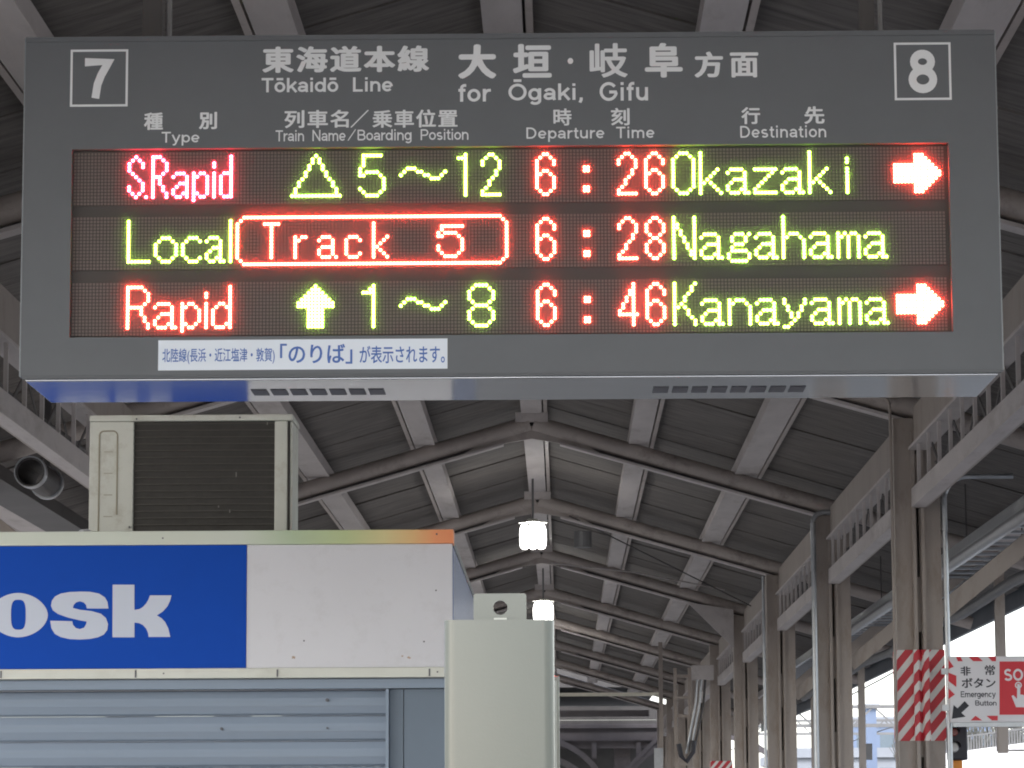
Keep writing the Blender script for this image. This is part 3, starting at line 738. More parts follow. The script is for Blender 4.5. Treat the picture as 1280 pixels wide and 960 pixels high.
chip(367, 822, 3.2, 1); chip(511, 822, 2.4, 2); chip(503, 820, 1.8, 3)
# letters k i o s k (measured off the photograph at 4x; the first two lie left of the frame)
kp = [(564,44),(673,44),(673,170),(698,166),(716,155),(732,137),(743,118),(750,97),(858,97),(851,125),(838,152),(815,178),(785,197),(808,211),(826,230),(842,262),(852,305),(744,305),(741,285),(732,264),(715,245),(696,236),(673,233),(673,307),(563,307)]
sp = [(543,163),(435,163),(431,145),(420,133),(400,127),(381,132),(369,145),(365,160),(400,169),(460,176),(505,189),(530,210),(541,240),(537,270),(520,293),(490,307),(450,315),(400,318),(350,316),(305,306),(275,290),(258,262),(252,224),(362,226),(366,245),(380,260),(400,266),(422,258),(432,240),(434,228),(400,222),(340,208),(290,190),(265,172),(256,150),(260,125),(275,103),(305,88),(350,80),(400,78),(450,79),(495,88),(525,107),(538,130)]
def se(cx, cy, rx, ry, p, n=48):
    o = []
    for k in range(n):
        a = 2 * math.pi * k / n; c, s = math.cos(a), math.sin(a)
        o.append((cx + rx * math.copysign(abs(c) ** (2 / p), c), cy + ry * math.copysign(abs(s) ** (2 / p), s)))
    return o
op, oh = se(92, 196, 148, 111, 1.85), se(93, 194, 37, 75, 3.2, 32)
def kt(dx=0): return lambda a, b: W((a + dx) / 4, 720 + b / 4, KY)
poly_mesh(kp, [], kt(), KY - .0035, .0015, M['letter'], 'letter', bp)
poly_mesh(sp, [], kt(), KY - .0035, .0015, M['letter'], 'letter', bp)
poly_mesh(op, [oh], kt(), KY - .0035, .0015, M['letter'], 'letter', bp)
poly_mesh([(-190,97),(-80,97),(-80,307),(-190,307)], [], kt(), KY - .0035, .0015, M['letter'], 'letter', bp)
poly_mesh([(-190,40),(-80,40),(-80,80),(-190,80)], [], kt(), KY - .0035, .0015, M['letter'], 'letter', bp)
poly_mesh(kp, [], kt(-1075), KY - .0035, .0015, M['letter'], 'letter', bp)
# side wall sheets
for k in range(8):
    ya = KY + .1 + k * (KYB - KY - .12) / 8; yb = ya + (KYB - KY - .12) / 8 - .012
    MB().box(KX1 - .009, KX1 + .002, ya, yb, 0.02, kz_t - .06).build('side_sheet', M['side'], kk)
MB().box(KX0, KX1, KY + .11, KYB + .02, kz_t - .045, kz_t - .02).build('roof_sheet', M['darkgrey'], kk)
# header, guide posts, shutter
hd0 = W(300, 862, KY + .1)[1]
MB().box(KX0 + .01, KX1 - .012, KY + .035, KY + .16, hd0, kz_b - .002).build('shutter_header', M['shutter'], kk)
gx = W(483, 900, KY + .1)[0]
MB().box(gx, gx + .012, KY + .04, KY + .15, .02, hd0 - .002).build('guide_rail', M['shutter'], kk)
MB().box(gx + .014, gx + .068, KY + .075, KY + .15, .02, hd0 - .002).build('guide_post', M['shutter_dark'], kk)
MB().box(gx + .071, KX1 - .012, KY + .07, KY + .15, .02, hd0 - .002).build('guide_post', M['shutter_dark'], kk)
sh = thing('shutter', None, None); sh.parent = kk; sh.location = (0, 0, 0)
for k_ in ('abs', 'wl'): del sh[k_]
sh.location = (-kk.location.x, -kk.location.y, 0)
sz = hd0 - .004; SPC = W(300, 862, KY + .12)[1] - W(300, 893.7, KY + .12)[1]
first = None; i = 0
while sz - i * SPC > .1:
    if first is None:
        z1_ = sz; pts = []
        for a, d in ((0, .006), (.03, .0), (.3, -.003), (.6, -.004), (.9, -.002), (.955, .001), (.965, .009), (.99, .009), (.99, .02), (0, .02)):
            pts.append((KY + .115 + d, z1_ - a * SPC))
        first = MB().prism(pts, 'x', KX0 + .02, gx - .002).build('slat', M['shutter'], sh)
    else:
        c = first.copy(); col.objects.link(c); c.location = (0, 0, -i * SPC)
    i += 1
for u_, v_, r_ in ((277, 911, .006), (409, 875, .007), (409, 910, .004)):
    x, z = W(u_, v_, KY + .1); MB().tube([(x, KY + .11, z), (x, KY + .098, z)], r_, 8).build('rivet', M['slot'], kk)

# ------------------------------------------------------------------ air conditioner on the kiosk roof
AX0, AX1, AY, AZ0, AZ1 = -1.915, -1.085, 12.9, 2.745, 3.272
ac = thing('air_conditioner', 'cream outdoor air conditioner unit with dark coil, standing on the kiosk roof', 'air conditioner', (-1.5, AY + .15, AZ0))
ux = lambda u_: W(u_, 600, AY)[0]
cL, cR = ux(166.5), ux(343)
MB().box(AX0, AX1, AY - .006, AY + .32, AZ1 - .026, AZ1).build('top_cover', M['ac'], ac, bevel=.006)
MB().box(AX0 + .002, cL, AY, AY + .31, AZ0 + .01, AZ1 - .027).build('service_panel', M['ac'], ac, bevel=.004)
MB().box(cR, AX1 - .022, AY, AY + .04, AZ0 + .01, AZ1 - .027).build('corner_post', M['ac'], ac, bevel=.005)
MB().box(AX1 - .012, AX1 - .003, AY + .01, AY + .3, AZ0 + .03, AZ1 - .03).build('side_guard', M['ac'], ac)
MB().box(AX1 - .021, AX1 - .014, AY + .002, AY + .28, AZ0 + .03, AZ1 - .03).build('side_coil', M['coil'], ac)
MB().box(cL, cR, AY + .018, AY + .05, AZ0 + .01, AZ1 - .027).build('coil', M['coil'], ac)
MB().box(cL, AX1 - .03, AY + .05, AY + .31, AZ0 + .01, AZ1 - .03).build('rear_case', M['ac_dark'], ac)
MB().box(AX0 - .01, AX1 + .01, AY - .01, AY + .32, AZ0 - .005, AZ0 + .009).build('base_pan', M['ac'], ac)
f = None
for k in range(17):
    z = AZ1 - .035 - k * .0275
    if z < AZ0 + .02: break
    if f is None: f = MB().box(cL, cR, AY + .006, AY + .009, z - .0018, z + .0018).build('guard_wire', M['wire'], ac); zf = z
    else: c = f.copy(); col.objects.link(c); c.location = (f.location.x, f.location.y, f.location.z + z - zf)
for u_, v_, h_ in ((295, 593, .02), (287, 639, .012), (273, 633, .008), (334, 529, .012)):
    x, z = W(u_, v_, AY); MB().box(x - .002, x + .002, AY + .003, AY + .0055, z - h_ / 2, z + h_ / 2).build('lint', M['wire2'], ac)
# recessed handle outline of the service panel, a thin line darker than the casing
x0, zt = W(124.5, 539, AY); x1 = W(147, 539, AY)[0]
rm = MB(); rr = .018
arc = [(x0, AZ0 + .02)] + [(x0 + rr - rr * math.cos(a), zt - rr + rr * math.sin(a)) for a in [k * math.pi / 8 for k in range(5)]]
arc += [(x1 - rr + rr * math.sin(a), zt - rr + rr * math.cos(a)) for a in [k * math.pi / 8 for k in range(5)]] + [(x1, AZ0 + .12)]
rm.tube([(p[0], AY - .0005, p[1]) for p in arc], .0035, 6)
rm.build('panel_rim', mat('panel_rim_tan', (.34, .31, .24), .6), ac)
f = None
for k in range(5):
    z = zt - .085 - k * .088
    MB().box(x0 + .02, x0 + .055, AY - .001, AY + .001, z - .002, z + .002).build('louvre_mark', mat('louvre_mark', (.4, .38, .31), .6) if k == 0 else bpy.data.materials['louvre_mark'], ac)
for u_, v_ in ((171, 524), (300, 522), (162, 659)):
    x, z = W(u_, v_, AY); MB().tube([(x, AY - .003, z), (x, AY - .008, z)], .004, 8).build('screw', M['slot'], ac)
t = thing('refrigerant_pipe', 'wrapped pale pipe curling out behind the left foot of the air conditioner', 'pipe', (AX0 - .03, AY, AZ0))
MB().tube([(AX0 + .03, AY + .05, 2.80), (AX0 - .02, AY - .02, 2.79), (AX0 - .06, AY - .02, 2.765), (AX0 - .075, AY + .02, 2.72)], .016, 10).build('insulated_pipe', M['kiosk_white'], t, smooth=True)
MB().box(AX0 - .07, AX0 + .12, AY - .06, AY - .02, 2.745, 2.768).build('pipe_clamp', M['ac'], t)

# ------------------------------------------------------------------ grey cabinet post in the foreground
BX0, BX1, BY, BZ = -.2195, -.0135, 6.0, 1.987
cb = thing('metal_cabinet', 'pale grey green metal cabinet post with holed lifting tab in the foreground', 'cabinet', (-.117, 6.1, 0))
r_ = .02
prof = [(BX0, BY + r_)] + [(BX0 + r_ - r_ * math.cos(a), BY + r_ - r_ * math.sin(a)) for a in [k * math.pi / 12 for k in range(1, 6)]] + [(BX0 + r_, BY), (BX1 - r_, BY)]
prof += [(BX1 - r_ + r_ * math.sin(a), BY + r_ - r_ * math.cos(a)) for a in [k * math.pi / 12 for k in range(1, 6)]] + [(BX1, BY + r_), (BX1, BY + .2), (BX0, BY + .2)]
bdy = MB().prism(prof, 'z', .03, BZ).build('body', M['box'], cb, smooth=True)
tx0, tx1, tzt = W(592, 742, BY + .03)[0], W(658, 742, BY + .03)[0], W(625, 742, BY + .03)[1]
hc = W(625.5, 760, BY + .03); c4 = .006
tab = [(tx0, BZ - .05), (tx0, tzt - c4)] + [(tx0 + c4 - c4 * math.cos(a), tzt - c4 + c4 * math.sin(a)) for a in (.4, .8, 1.2)] + \
      [(tx1 - c4 + c4 * math.sin(a), tzt - c4 + c4 * math.cos(a)) for a in (.2, .6, 1.0, 1.4)] + [(tx1, BZ - .05)]
hole = [(hc[0] + .0135 * math.cos(k * math.pi / 12), hc[1] + .0135 * math.sin(k * math.pi / 12)) for k in range(24)]
poly_mesh([(p[0] * 100, -p[1] * 100) for p in tab], [[(p[0] * 100, -p[1] * 100) for p in hole]], lambda a, b: (a / 100, -b / 100), BY + .030, .008, M['box'], 'lifting_tab', cb)
MB().box(hc[0] - .012, hc[0] + .012, BY + .012, BY + .028, BZ, BZ + .004).build('latch', M['trim'], cb)
s0 = W(692, 846, 6.12)[0]; s1 = W(699, 846, 6.12)[0]; sz1 = W(696, 845, 6.12)[1]
MB().box(BX1 - .003, s1, BY + .10, BY + .19, .03, sz1).build('side_cover', M['box'], cb, bevel=.002)
MB().box(BX1, s0 + (s1 - s0) * .5, BY + .095, BY + .0995, .03, sz1 - .01).build('cover_edge', M['trim'], cb)
MB().box(BX0 - .03, BX1 + .03, BY - .03, BY + .23, 0, .029).build('plinth', M['darkgrey'], cb)

# ------------------------------------------------------------------ striped wrap, emergency sign, signal
C1Y = 22.3
def stripes(name, k, per, ox=0.):
    m = bpy.data.materials.new(name); m.use_nodes = True; n = m.node_tree; b = n.nodes['Principled BSDF']; b.inputs['Roughness'].default_value = .5
    tc = n.nodes.new('ShaderNodeTexCoord'); sx = n.nodes.new('ShaderNodeSeparateXYZ'); n.links.new(tc.outputs['Object'], sx.inputs[0])
    mu = n.nodes.new('ShaderNodeMath'); mu.operation = 'MULTIPLY'; mu.inputs[1].default_value = k; n.links.new(sx.outputs[0], mu.inputs[0])
    ad = n.nodes.new('ShaderNodeMath'); ad.operation = 'SUBTRACT'; my = n.nodes.new('ShaderNodeMath'); my.operation = 'MULTIPLY_ADD'; my.inputs[1].default_value = 1.3; n.links.new(sx.outputs[1], my.inputs[0]); n.links.new(sx.outputs[2], my.inputs[2]); n.links.new(my.outputs[0], ad.inputs[0]); n.links.new(mu.outputs[0], ad.inputs[1])
    dv = n.nodes.new('ShaderNodeMath'); dv.operation = 'MULTIPLY_ADD'; dv.inputs[1].default_value = 1 / per; dv.inputs[2].default_value = ox; n.links.new(ad.outputs[0], dv.inputs[0])
    fr_ = n.nodes.new('ShaderNodeMath'); fr_.operation = 'FRACT'; n.links.new(dv.outputs[0], fr_.inputs[0])
    gt = n.nodes.new('ShaderNodeMath'); gt.operation = 'GREATER_THAN'; gt.inputs[1].default_value = .44; n.links.new(fr_.outputs[0], gt.inputs[0])
    mx = n.nodes.new('ShaderNodeMix'); mx.data_type = 'RGBA'; mx.inputs[6].default_value = (.70, .68, .66, 1); mx.inputs[7].default_value = (.52, .035, .05, 1)
    n.links.new(gt.outputs[0], mx.inputs[0]); n.links.new(mx.outputs[2], b.inputs['Base Color'])
    return m
M['stripe'] = stripes('red_white_stripe_film', 1.2, .142, .3)
zt_, zb_ = W(1150, 812, C1Y - .15)[1], W(1150, 926, C1Y - .15)[1]
wp = thing('striped_wrap', 'red and white diagonally striped film wrapped round the rightmost steel column', 'warning wrap', (XCR, C1Y, zb_))
pr = [(-.165, .14), (-.165, -.128), (-.055, -.128), (-.052, -.163), (-.02, -.163), (.0, -.135), (.02, -.163), (.052, -.163), (.06, -.128), (.165, -.128), (.165, .14)]
a_ = MB()
for i in range(len(pr) - 1):
    (xa, ya), (xb, yb) = pr[i], pr[i + 1]
    a_.add([(XCR + xa, C1Y + ya, zb_), (XCR + xb, C1Y + yb, zb_), (XCR + xb, C1Y + yb, zt_), (XCR + xa, C1Y + ya, zt_)], [(0, 1, 2, 3)])
a_.build('film', M['stripe'], wp)
y5 = 50.3
wp2 = thing('striped_wrap', 'small red and white striped film low on the far fifth column', 'warning wrap', (XCR, y5, 2.2), group=None)
MB().box(XCR - .17, XCR + .17, y5 - .17, y5 + .15, 2.2, 2.62).build('film', M['stripe'], wp2)

EY = 22.0
es = thing('emergency_sign', 'white and red emergency button sign with SOS panel beside the striped column', 'sign', (3.1, EY, 2.3))
ex0, ez1 = W(1186, 820.5, EY); ez0 = W(1186, 903, EY)[1]; ex1 = W(1312, 860, EY)[0]
plate = MB().box(ex0, ex1, EY, EY + .08, ez0, ez1).build('plate', M['signwhite'], es, bevel=.008)
MB().box(ex0 + .02, ex1 - .02, EY + .01, EY + .07, ez0 - .03, ez0 - .001).build('lower_rail', M['galv'], es)
MB().box(ex0 - .05, ex0 + .001, EY + .02, EY + .06, ez1 - .12, ez1 - .08).build('arm', M['galv'], es)
MB().box(ex0 - .05, ex0 + .001, EY + .02, EY + .06, ez0 + .08, ez0 + .12).build('arm', M['galv'], es)
def quad(pts, m, nm='stripe'):
    P_ = [W(u_, v_, EY) for u_, v_ in pts]
    MB().prism(P_, 'y', EY - .002, EY - .0002).build(nm, m, es)
q = lambda a, b: (1120 + a / 5.333, 780 + b / 5.333)
for P4 in ([(400,218),(430,218),(445,248),(412,248)], [(483,218),(545,218),(580,248),(515,248)], [(612,218),(666,218),(666,248),(640,248)],
           [(350,325),(402,345),(402,420),(350,380)], [(350,430),(392,470),(350,500)], [(350,238),(385,285),(350,300)],
           [(530,612),(575,643),(497,643)], [(603,612),(678,612),(678,643),(640,643)]):
    quad([q(*p) for p in P4], M['red'])
quad([q(690, 250), q(985, 250), q(985, 605), q(690, 605)], M['red'], 'red_panel')
quad([q(*p) for p in [(372,632),(384,540),(410,562),(458,514),(487,545),(436,592),(464,618)]], M['black'], 'arrow')
for s_, bx, bo in [('非', (1200.6, 833, 1213.4, 844.5), .05), ('常', (1231, 831.4, 1243.8, 844), .04), ('ボタン', (1202, 847.5, 1244.5, 859.8), .05),
                   ('Emergency', (1201, 864, 1244.7, 873.6), .10), ('Button', (1219, 875.5, 1245.6, 882), .10)]:
    text_at(s_, bx, EY, M['black'], es, bold=bo, thick=.002)
text_at('SOS', (1255.4, 836, 1290, 851), EY - .002, M['signwhite'], es, bold=.14, thick=.002, space=1.06)
hand = [(808,400),(822,400),(828,415),(828,470),(845,472),(862,480),(870,500),(866,530),(855,555),(800,555),(790,530),(770,480),(782,474),(806,500)]
poly_mesh(hand, [], lambda a, b: W(*q(a, b), EY), EY - .002, .002, M['signwhite'], 'hand_symbol', es)
ring = [(815 + 23 * math.cos(k * .3927), 408 + 23 * math.sin(k * .3927)) for k in range(16)]
ringi = [(815 + 15 * math.cos(k * .3927), 408 + 15 * math.sin(k * .3927)) for k in range(16)]
poly_mesh(ring, [ringi], lambda a, b: W(*q(a, b), EY), EY - .0045, .001, M['signwhite'], 'ring_symbol', es)

sg = thing('signal_light', 'black two lens signal on an orange box, under the emergency sign', 'signal', (2.78, 22.4, 0))
sx0, sgz1 = W(1187, 908, 22.4); sx1, sgz0 = W(1210, 950, 22.4)
MB().box(sx0, sx1, 22.4, 22.6, sgz0, sgz1).build('head', M['black'], sg, bevel=.012)
for v_, rr_, mm in ((915, .030, mat('dull_red_lens', (.22, .02, .02), .25)), (934, .036, mat('clear_grey_lens', (.55, .55, .56), .2))):
    x, z = W(1192.5, v_, 22.4)
    MB().tube([(x, 22.4, z), (x, 22.385, z)], [rr_, rr_ * .8], 16).build('lens', mm, sg, smooth=True)
    b = MB()
    for k in range(9):
        a0, a1 = math.pi * k / 9, math.pi * (k + 1) / 9; R0 = rr_ * 1.2
        b.add([(x + R0 * math.cos(a), yy, z + R0 * math.sin(a)) for a in (a0, a1) for yy in (22.41, 22.33)], [(0, 1, 3, 2)])
    b.build('visor', M['black'], sg)
ox0 = W(1190, 950, 22.4)[0]; ox1 = W(1203.5, 950, 22.4)[0]
MB().box(ox0, ox1, 22.42, 22.55, 1.1, sgz0 - .001).build('orange_box', M['orange'], sg, bevel=.006)
MB().tube([((ox0 + ox1) / 2, 22.48, 0), ((ox0 + ox1) / 2, 22.48, 1.1)], .03, 10).build('pole', M['galv'], sg)

# ------------------------------------------------------------------ conduits, cables, ducts
def conduit(label, pts, r, m=M['galv'], cat='conduit', name='conduit'):
    t = MB().tube(pts, r, 10).build(name, m, smooth=True)
    return tag(t, label, cat)
def arcp(c, r, a0, a1, plane, fix, n=7):
    o = []
    for k in range(n):
        a = a0 + (a1 - a0) * k / (n - 1)
        o.append((c[0] + r * math.cos(a), fix, c[1] + r * math.sin(a)))
    return o
xr = XCR + .178
conduit('bright galvanised conduit bending down the right side of the striped column', [(xr + .48, 22.1, 4.0)] + arcp((xr + .16, 3.84), .16, math.pi / 2, math.pi, 'y', 22.1) + [(xr, 22.1, 2.5), (xr, 22.1, 0)], .018)
xl = XCR - .18
conduit('thin grey conduit running down the left edge of the striped column', [(xl - .25, 22.15, 4.62)] + arcp((xl - .07, 4.5), .07, math.pi / 2, 0, 'y', 22.15) + [(xl, 22.15, 2.5), (xl, 22.15, 0)], .010, M['steel'])
y2 = 29.1
conduit('bright galvanised conduit bending over the top of the second column', [(XCR + .02, y2, 4.44)] + arcp((XCR - .08, 4.34), .10, math.pi / 2, math.pi, 'y', y2) + [(XCR - .18, y2, 2.5), (XCR - .18, y2, 0)], .024)
conduit('thin grey conduit down the left edge of the third column', [(XCR - .2, 36.1, 4.4), (XCR - .2, 36.1, 2.5), (XCR - .2, 36.1, 0)], .016)
# cable ladder outside the right girder
t = thing('cable_ladder', 'grey cable ladder with rungs hanging outside the right girder', 'cable tray', (3.45, 26, 3.9))
for x in (3.3, 3.75):
    MB().box(x - .015, x + .015, 17, 50, 3.82, 3.92).build('side_rail', M['galv'], t)
f = None
for k in range(66):
    if f is None: f = MB().box(3.315, 3.735, 17.2, 17.26, 3.84, 3.86).build('rung', M['galv'], t)
    else: c = f.copy(); col.objects.link(c); c.location = (f.location.x, f.location.y + k * .5, f.location.z)
for y in (19, 26, 33, 40, 47):
    MB().tube([(3.3, y, 3.9), (3.3, y, roofz(3.3))], .006, 6).build('hanger_rod', M['dark'], t)
    MB().tube([(3.75, y, 3.9), (3.75, y, roofz(3.75))], .006, 6).build('hanger_rod', M['dark'], t)
conduit('thick grey cable bundle sagging along the outer right eave', [(3.95, 14 + k * 3.5, 3.72 - .05 * (k % 2)) for k in range(12)], .05, M['darkgrey'], 'cable', 'cable_bundle')
conduit('shiny galvanised air pipe running outside the right girder', [(3.05, 14, 3.62), (3.05, 26.5, 3.62), (3.15, 27.2, 3.7), (3.15, 40, 3.7)], .045, M['galv'], 'pipe', 'air_pipe')
# round duct on the left
t = thing('round_duct', 'open ended round grey duct under the left girder beside the kiosk', 'duct', (-3.3, 19.8, 3.8))
dcx, dcz = W(38, 590, 19.8)
def ring_tube(y0, y1, ro, ri, m, nm):
    b = MB(); n_ = 28
    vs = []
    for yy, rr2 in ((y0, ro), (y1, ro), (y1, ri), (y0, ri)):
        vs += [(dcx + rr2 * math.cos(2 * math.pi * k / n_), yy, dcz + rr2 * math.sin(2 * math.pi * k / n_)) for k in range(n_)]
    fs = [(q_ * n_ + k, q_ * n_ + (k + 1) % n_, ((q_ + 1) % 4) * n_ + (k + 1) % n_, ((q_ + 1) % 4) * n_ + k) for q_ in range(4) for k in range(n_)]
    b.add(vs, fs).build(nm, m, t, smooth=False)
ring_tube(19.8, 20.5, .092, .080, M['dark'], 'pipe')
ring_tube(19.78, 19.86, .100, .0925, M['galv'], 'rim')
ring_tube(20.42, 20.48, .106, .0925, M['galv'], 'joint_ring')
MB().box(dcx - .02, dcx + .02, 20.43, 20.47, dcz + .107, roofz(dcx) - .02).build('hanger', M['dark'], t)
# dark eaves tray under the left side
MB_ = MB().bar((-3.95, 12, 3.98), (-3.95, 34, 3.98), .30, .05).bar((-3.79, 12, 4.0), (-3.79, 34, 4.0), .02, .1)
tag(MB_.build('cable_trunking', M['dark']), 'dark cable trunking running under the left eave beside the kiosk', 'trunking')

# gusset on the fourth column and hanging posts
t = tag(MB().prism([(1.70, 4.60), (2.32, 4.50), (2.32, 3.98)], 'y', 43.1, 43.13).build('gusset_plate', M['purlin']), 'pale triangular gusset plate joining rafter and fourth right column', 'gusset')
for (x, y, zb) in ((4.10, 30, 2.27), (4.10, 44, 1.9), (4.10, 52.4, 1.7)):
    t = thing('hanging_post', {30: 'slim beige post hanging from the right eave behind the emergency sign', 44: 'slim beige hanging post between the two nearest right columns', 52.4: 'slim beige hanging post just left of the conduit of the second column'}[y], 'post', (x, y, zb), group='posts hanging from the right eave')
    MB().box(x - .045, x + .045, y - .045, y + .045, zb, roofz(x) - .02).build('tube', M['steel'], t)
    MB().box(x - .07, x + .07, y - .07, y + .07, roofz(x) - .05, roofz(x) - .021).build('head_plate', M['steel'], t)
    MB().box(x + .046, x + .13, y - .04, y + .04, 2.5, 2.72).build('junction_box', M['darkgrey'], t)

# hanging sign frame in the middle distance
t = thing('overhead_crossbar', 'cream crossbar on a drop post, hanging across the middle distance right of the cabinet', 'frame', (.6, 54, 3.2))
fy = 54.
fxp = W(826, 860, fy)[0]; fz = W(760, 868, fy)[1]
MB().box(fxp - .035, fxp + .035, fy - .03, fy + .03, W(826, 932, fy)[1], roofz(fxp) - .15).build('drop_post', M['steel'], t)
MB().box(-1.6, fxp - .036, fy - .02, fy + .02, fz - .03, fz + .03).build('crossbar', mat('cream_bar', (.88, .84, .70), .5), t)
MB().box(-1.6, -1.53, fy - .03, fy + .03, fz - .6, roofz(-1.6) - .15).build('drop_post', M['steel'], t)
# gantry with ladder and cables beside the far columns
t = thing('cable_gantry', 'cluttered ladder and cable gantry left of the far columns', 'gantry', (1.75, 47, 0))
gy = 47.
ga, gb = W(844, 860, gy)[0], W(862, 860, gy)[0]
for x in (ga, gb): MB().box(x - .025, x + .025, gy - .02, gy + .02, 0, W(850, 835, gy)[1]).build('upright', M['steel'], t)
for v_ in (845, 872, 895, 934, 955): 
    z = W(850, v_, gy)[1]; MB().box(ga + .026, gb - .026, gy - .015, gy + .015, z - .02, z + .02).build('rung', M['steel'], t)
for k, (u0, u1) in enumerate(((868, 861), (873, 866), (878, 870))):
    pts = [(*W(u0 + 4, 842, gy)[:1], gy - .05, W(u0, 842, gy)[1]), (W(u0 + 1, 880, gy)[0], gy - .06, W(u0, 880, gy)[1]), (W(u1, 925, gy)[0], gy - .05, W(u1, 925, gy)[1]), (W(u1 - 3, 942, gy)[0], gy - .03, W(u1, 942, gy)[1])]
    MB().tube(pts, .018, 8).build('cable', M['galv'] if k < 2 else M['dark'], t, smooth=True)
MB().tube([(W(u_, v_, gy)[0], gy - .1, W(u_, v_, gy)[1]) for u_, v_ in ((848, 930), (851, 945), (858, 952), (866, 940), (867, 926))], .035, 8).build('hose_loop', M['black'], t, smooth=True)
MB().box(gb + .03, gb + .35, gy - .1, gy + .1, W(865, 850, gy)[1], W(865, 832, gy)[1]).build('box', M['purlin'], t)
tag(MB().box(W(818, 950, gy)[0], W(829, 950, gy)[0], gy, gy + .1, 0, W(823, 935, gy)[1]).build('pipe_cover', M['galv']), 'pale bluish pipe cover below the drop post', 'pipe cover')
conduit('thin pale stay wire slanting under the roof right of the nearest lamp', [(W(690, 704, 39)[0], 39, W(690, 704, 39)[1]), (W(790, 715, 41)[0], 41, W(790, 715, 41)[1]), (W(905, 737, 43)[0], 43, W(905, 737, 43)[1])], .009, M['purlin'], 'wire', 'stay_wire')
conduit('thin dark cable slanting across the right roof bays', [(W(712, 645, 36)[0], 36, W(712, 645, 36)[1]), (W(960, 768, 42)[0], 42, W(960, 768, 42)[1])], .008, M['dark'], 'wire', 'stay_wire')
tag(MB().tube([(-.0 + .25, 35.9, 4.9), (.25, 35.9, 4.72)], [.10, .10], 16).build('ceiling_speaker', M['darkgrey']), 'round dark speaker hanging right of the nearest lamp', 'speaker')

# ------------------------------------------------------------------ station overbridge closing the far end
OY = 80
ob = thing('station_overbridge', 'dark riveted steel overbridge with arched girder at the far canopy end', 'bridge', (0, OY, 0))
zt2 = W(760, 905, OY)[1]
MB().box(-14, 2.9, OY, OY + .06, 3.55, zt2).build('girder_web', M['riveted'], ob)
MB().box(-14, 2.9, OY - .12, OY, zt2 - .10, zt2).build('top_flange', M['riveted'], ob)
MB().box(-14, 2.9, OY - .10, OY, zt2 - .42, zt2 - .36).build('mid_flange', M['riveted'], ob)
for x in [(-13.5 + 1.1 * k) for k in range(15)]:
    MB().box(x - .06, x + .06, OY - .07, OY, 3.3, zt2 - .43).build('stiffener', M['riveted'], ob)
def arch(cx, rx, z0, rz, tt, y0, y1):
    pts = [(cx + rx * math.cos(a), z0 + rz * math.sin(a)) for a in [math.pi * k / 20 for k in range(21)]]
    pti = [(cx + (rx - tt) * math.cos(a), z0 + (rz - tt) * math.sin(a)) for a in [math.pi * k / 20 for k in range(21)]]
    b = MB()
    for i in range(20):
        b.prism([pts[i], pts[i + 1], pti[i + 1], pti[i]], 'y', y0, y1)
    return b
arch(-1.0, 2.2, 2.2, 1.75, .14, OY - .16, OY - .08).build('arch_rib', M['riveted'], ob)
arch(-1.0, 1.9, 2.2, 1.3, .16, OY - .10, OY - .02).build('arch_rib', M['riveted'], ob)
arch(3.6, 2.2, 2.2, 1.75, .14, OY - .16, OY - .08).build('arch_rib', M['riveted'], ob)
MB().bar((1.25, OY - .13, 2.7), (2.7, OY - .13, 4.1), .10, .10).build('brace', M['riveted'], ob)
rv = MB()
for k in range(70):
    x = -3.6 + k * .09
    for z in (zt2 - .05, zt2 - .39): rv.box(x, x + .03, OY - .135, OY - .12, z, z + .03)
tag(rv.build('rivets', M['riveted'], ob), kind='stuff')
MB().box(-14, 2.9, OY + .1, OY + 14, zt2 - .1, zt2 + .1).build('deck', M['dark'], ob)
MB().box(-14, 2.9, OY + 8, OY + 8.2, 0, zt2).build('rear_wall', M['dark'], ob)
for x in (-13, -6, 1.5): MB().box(x - .2, x + .2, OY + .2, OY + .6, 0, zt2 - .11).build('pier', M['riveted'], ob)
bm_ = MB().box(-1.2, 2.6, OY + .2, OY + .3, zt2 + .11, zt2 + .45); bm_.build('parapet', M['dark'], ob)
MB().box(-14, 2.4, OY - .3, OY + 14, zt2 + .9, 5.7).build('upper_wall', M['dark'], ob)
tag(MB().box(-3, 1.9, 70, 70.12, W(700, 896, 70)[1], W(700, 888, 70)[1]).build('tie_beam', M['riveted']), 'dark flat tie beam crossing before the overbridge', 'beam')

# ------------------------------------------------------------------ the world outside on the right
def building(label, x0, x1, y0, y1, h, m, nx, nz, name='office_building', z0=-1.29):
    t = thing(name, label, 'building', ((x0 + x1) / 2, (y0 + y1) / 2, z0))
    MB().box(x0, x1, y0, y1, z0, h).build('wall', m, t)
    MB().box(x0 - .2, x1 + .2, y0 - .2, y1 + .2, h, h + .35).build('roof', M['concrete'], t)
    dx = (x1 - x0) / nx; dz = (h - 1) / nz
    f = None
    for i in range(nx):
        for j in range(nz):
            if f is None:
                f = MB().box(x0 + dx * .2, x0 + dx * .8, y0 - .05, y0 - .002, 1 + dz * .25, 1 + dz * .75).build('window', M['glass'], t); l0_ = tuple(f.location)
            else:
                c = f.copy(); col.objects.link(c); c.location = (l0_[0] + i * dx, l0_[1], l0_[2] + j * dz)
    return t
building('pale blue office block behind the rightmost column', 13.5, 20, 150, 170, 6.3, M['pale_blue'], 6, 3)
building('low white hall seen between the first two right columns', 8.5, 12.2, 118, 135, 4.1, M['concrete'], 5, 2, 'station_hall')
building('grey block far beyond the emergency sign', 24, 50, 190, 210, 6.6, M['concrete'], 12, 3)
tw = thing('pale_tower', 'slim pale blue grey tower left of the striped column', 'tower', (W(1090, 920, 110)[0], 110, -1.29))
x0, x1 = W(1083, 920, 110)[0], W(1096, 920, 110)[0]
MB().box(x0, x1, 110, 111.2, -1.29, W(1090, 884, 110)[1]).build('shaft', M['pale_blue'], tw)
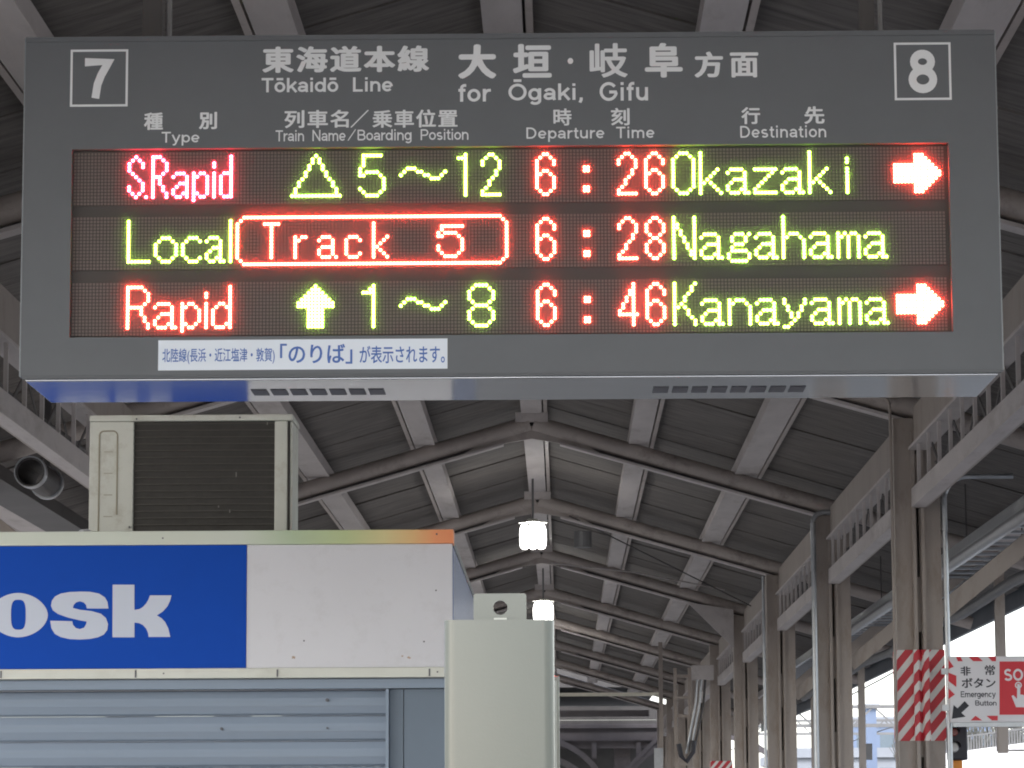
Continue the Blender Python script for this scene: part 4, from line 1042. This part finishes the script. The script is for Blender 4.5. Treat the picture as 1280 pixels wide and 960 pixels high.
MB().box(x0 - .25, x1 + .1, 109.8, 111.4, W(1090, 884, 110)[1] + .001, W(1090, 880, 110)[1]).build('cap', M['concrete'], tw)
def portal(label, x0, x1, y, h):
    t = thing('catenary_portal', label, 'catenary portal', ((x0 + x1) / 2, y, -1.29), group='catenary portals beyond the canopy')
    for x in (x0, x1): MB().box(x - .12, x + .12, y - .12, y + .12, -1.29, h + .4).build('mast', M['darkgrey'], t)
    b = MB().bar((x0, y, h), (x1, y, h), .12, .1).bar((x0, y, h - .55), (x1, y, h - .55), .12, .1); n_ = int((x1 - x0) / .6)
    for k in range(n_):
        xa = x0 + (x1 - x0) * k / n_; xb = x0 + (x1 - x0) * (k + 1) / n_
        b.bar((xa, y, h - .55 if k % 2 else h), (xb, y, h if k % 2 else h - .55), .05, .05)
    b.build('lattice_beam', M['darkgrey'], t)
    for x in (x0 + 2, (x0 + x1) / 2, x1 - 2):
        MB().tube([(x, y, h - .6), (x, y - .05, h - 1.3), (x + .8, y - .05, h - 1.3)], .035, 6).build('bracket', M['dark'], t)
portal('nearer lattice catenary portal seen right of the striped column', 5.6, 20, 95, 5.1)
portal('farther lattice catenary portal seen between the columns', 6.2, 19, 135, 6.0)
for k, (x, z) in enumerate(((7.0, 4.7), (10.9, 4.6), (14.8, 4.4))):
    conduit('overhead line wire above the %s track beyond the right eave' % ('nearest', 'second', 'third')[k], [(x, 20 + 10 * i, z + .25 * abs(math.sin(i * .55))) for i in range(20)], .018, M['dark'], 'wire', 'contact_wire')
# footbridge with railing at right
t = thing('access_ramp', 'white ramp with dense upright railing beyond the emergency sign', 'ramp', (16, 120, -1.29))
ry = 100
pa, pb = W(1150, 946, ry), W(1300, 926, ry)
MB().prism([(pa[0], -1.2), (pb[0], -1.2), (pb[0], pb[1]), (pa[0], pa[1])], 'y', ry, ry + 3).build('ramp_wall', mat('white_ramp', (.75, .75, .76), .7), t)
f = None
N = 44
for k in range(N):
    x = pa[0] + (pb[0] - pa[0]) * k / N; z = pa[1] + (pb[1] - pa[1]) * k / N
    if f is None: f = MB().box(x - .02, x + .02, ry + .1, ry + .14, z, z + .42).build('baluster', M['darkgrey'], t); x_, z_ = x, z
    else: c = f.copy(); col.objects.link(c); c.location = (f.location.x + x - x_, f.location.y, f.location.z + z - z_)
MB().bar((pa[0], ry + .12, pa[1] + .44), (pb[0], ry + .12, pb[1] + .44), .07, .05).build('handrail', M['darkgrey'], t)
# bare winter bushes behind the railing: many twigs
tw_ = MB(); rg = random.Random(3)
for k in range(420):
    x = pa[0] + rg.random() * (pb[0] - pa[0] + 3); y = ry + 3.4 + rg.random() * 3; z = 3.0 + (x - pa[0]) * .1
    h = rg.uniform(.6, 1.9)
    a = (x, y, z); b = (x + rg.uniform(-.4, .4), y + rg.uniform(-.3, .3), z + h)
    tw_.bar(a, b, .03, .03)
    for j in range(3):
        f_ = rg.uniform(.3, .9); c = [a[i] + (b[i] - a[i]) * f_ for i in range(3)]
        tw_.bar(c, (c[0] + rg.uniform(-.4, .4), c[1], c[2] + rg.uniform(.1, .5)), .018, .018)
tag(tw_.build('bare_shrubs', M['hedge']), 'pale bare winter shrubs massed above the white ramp', 'shrubs', kind='stuff')
# retaining embankment under them
struct('embankment', MB().prism([(pa[0] - 4, -1.28), (60, -1.28), (60, 3.4), (pa[0] + 1, 2.9)], 'y', ry + 3.2, ry + 40), M['ground'])
# neighbouring platform
struct('neighbour_platform', MB().box(13.0, 19.5, -40, 160, -1.28, 0), M['floor'])
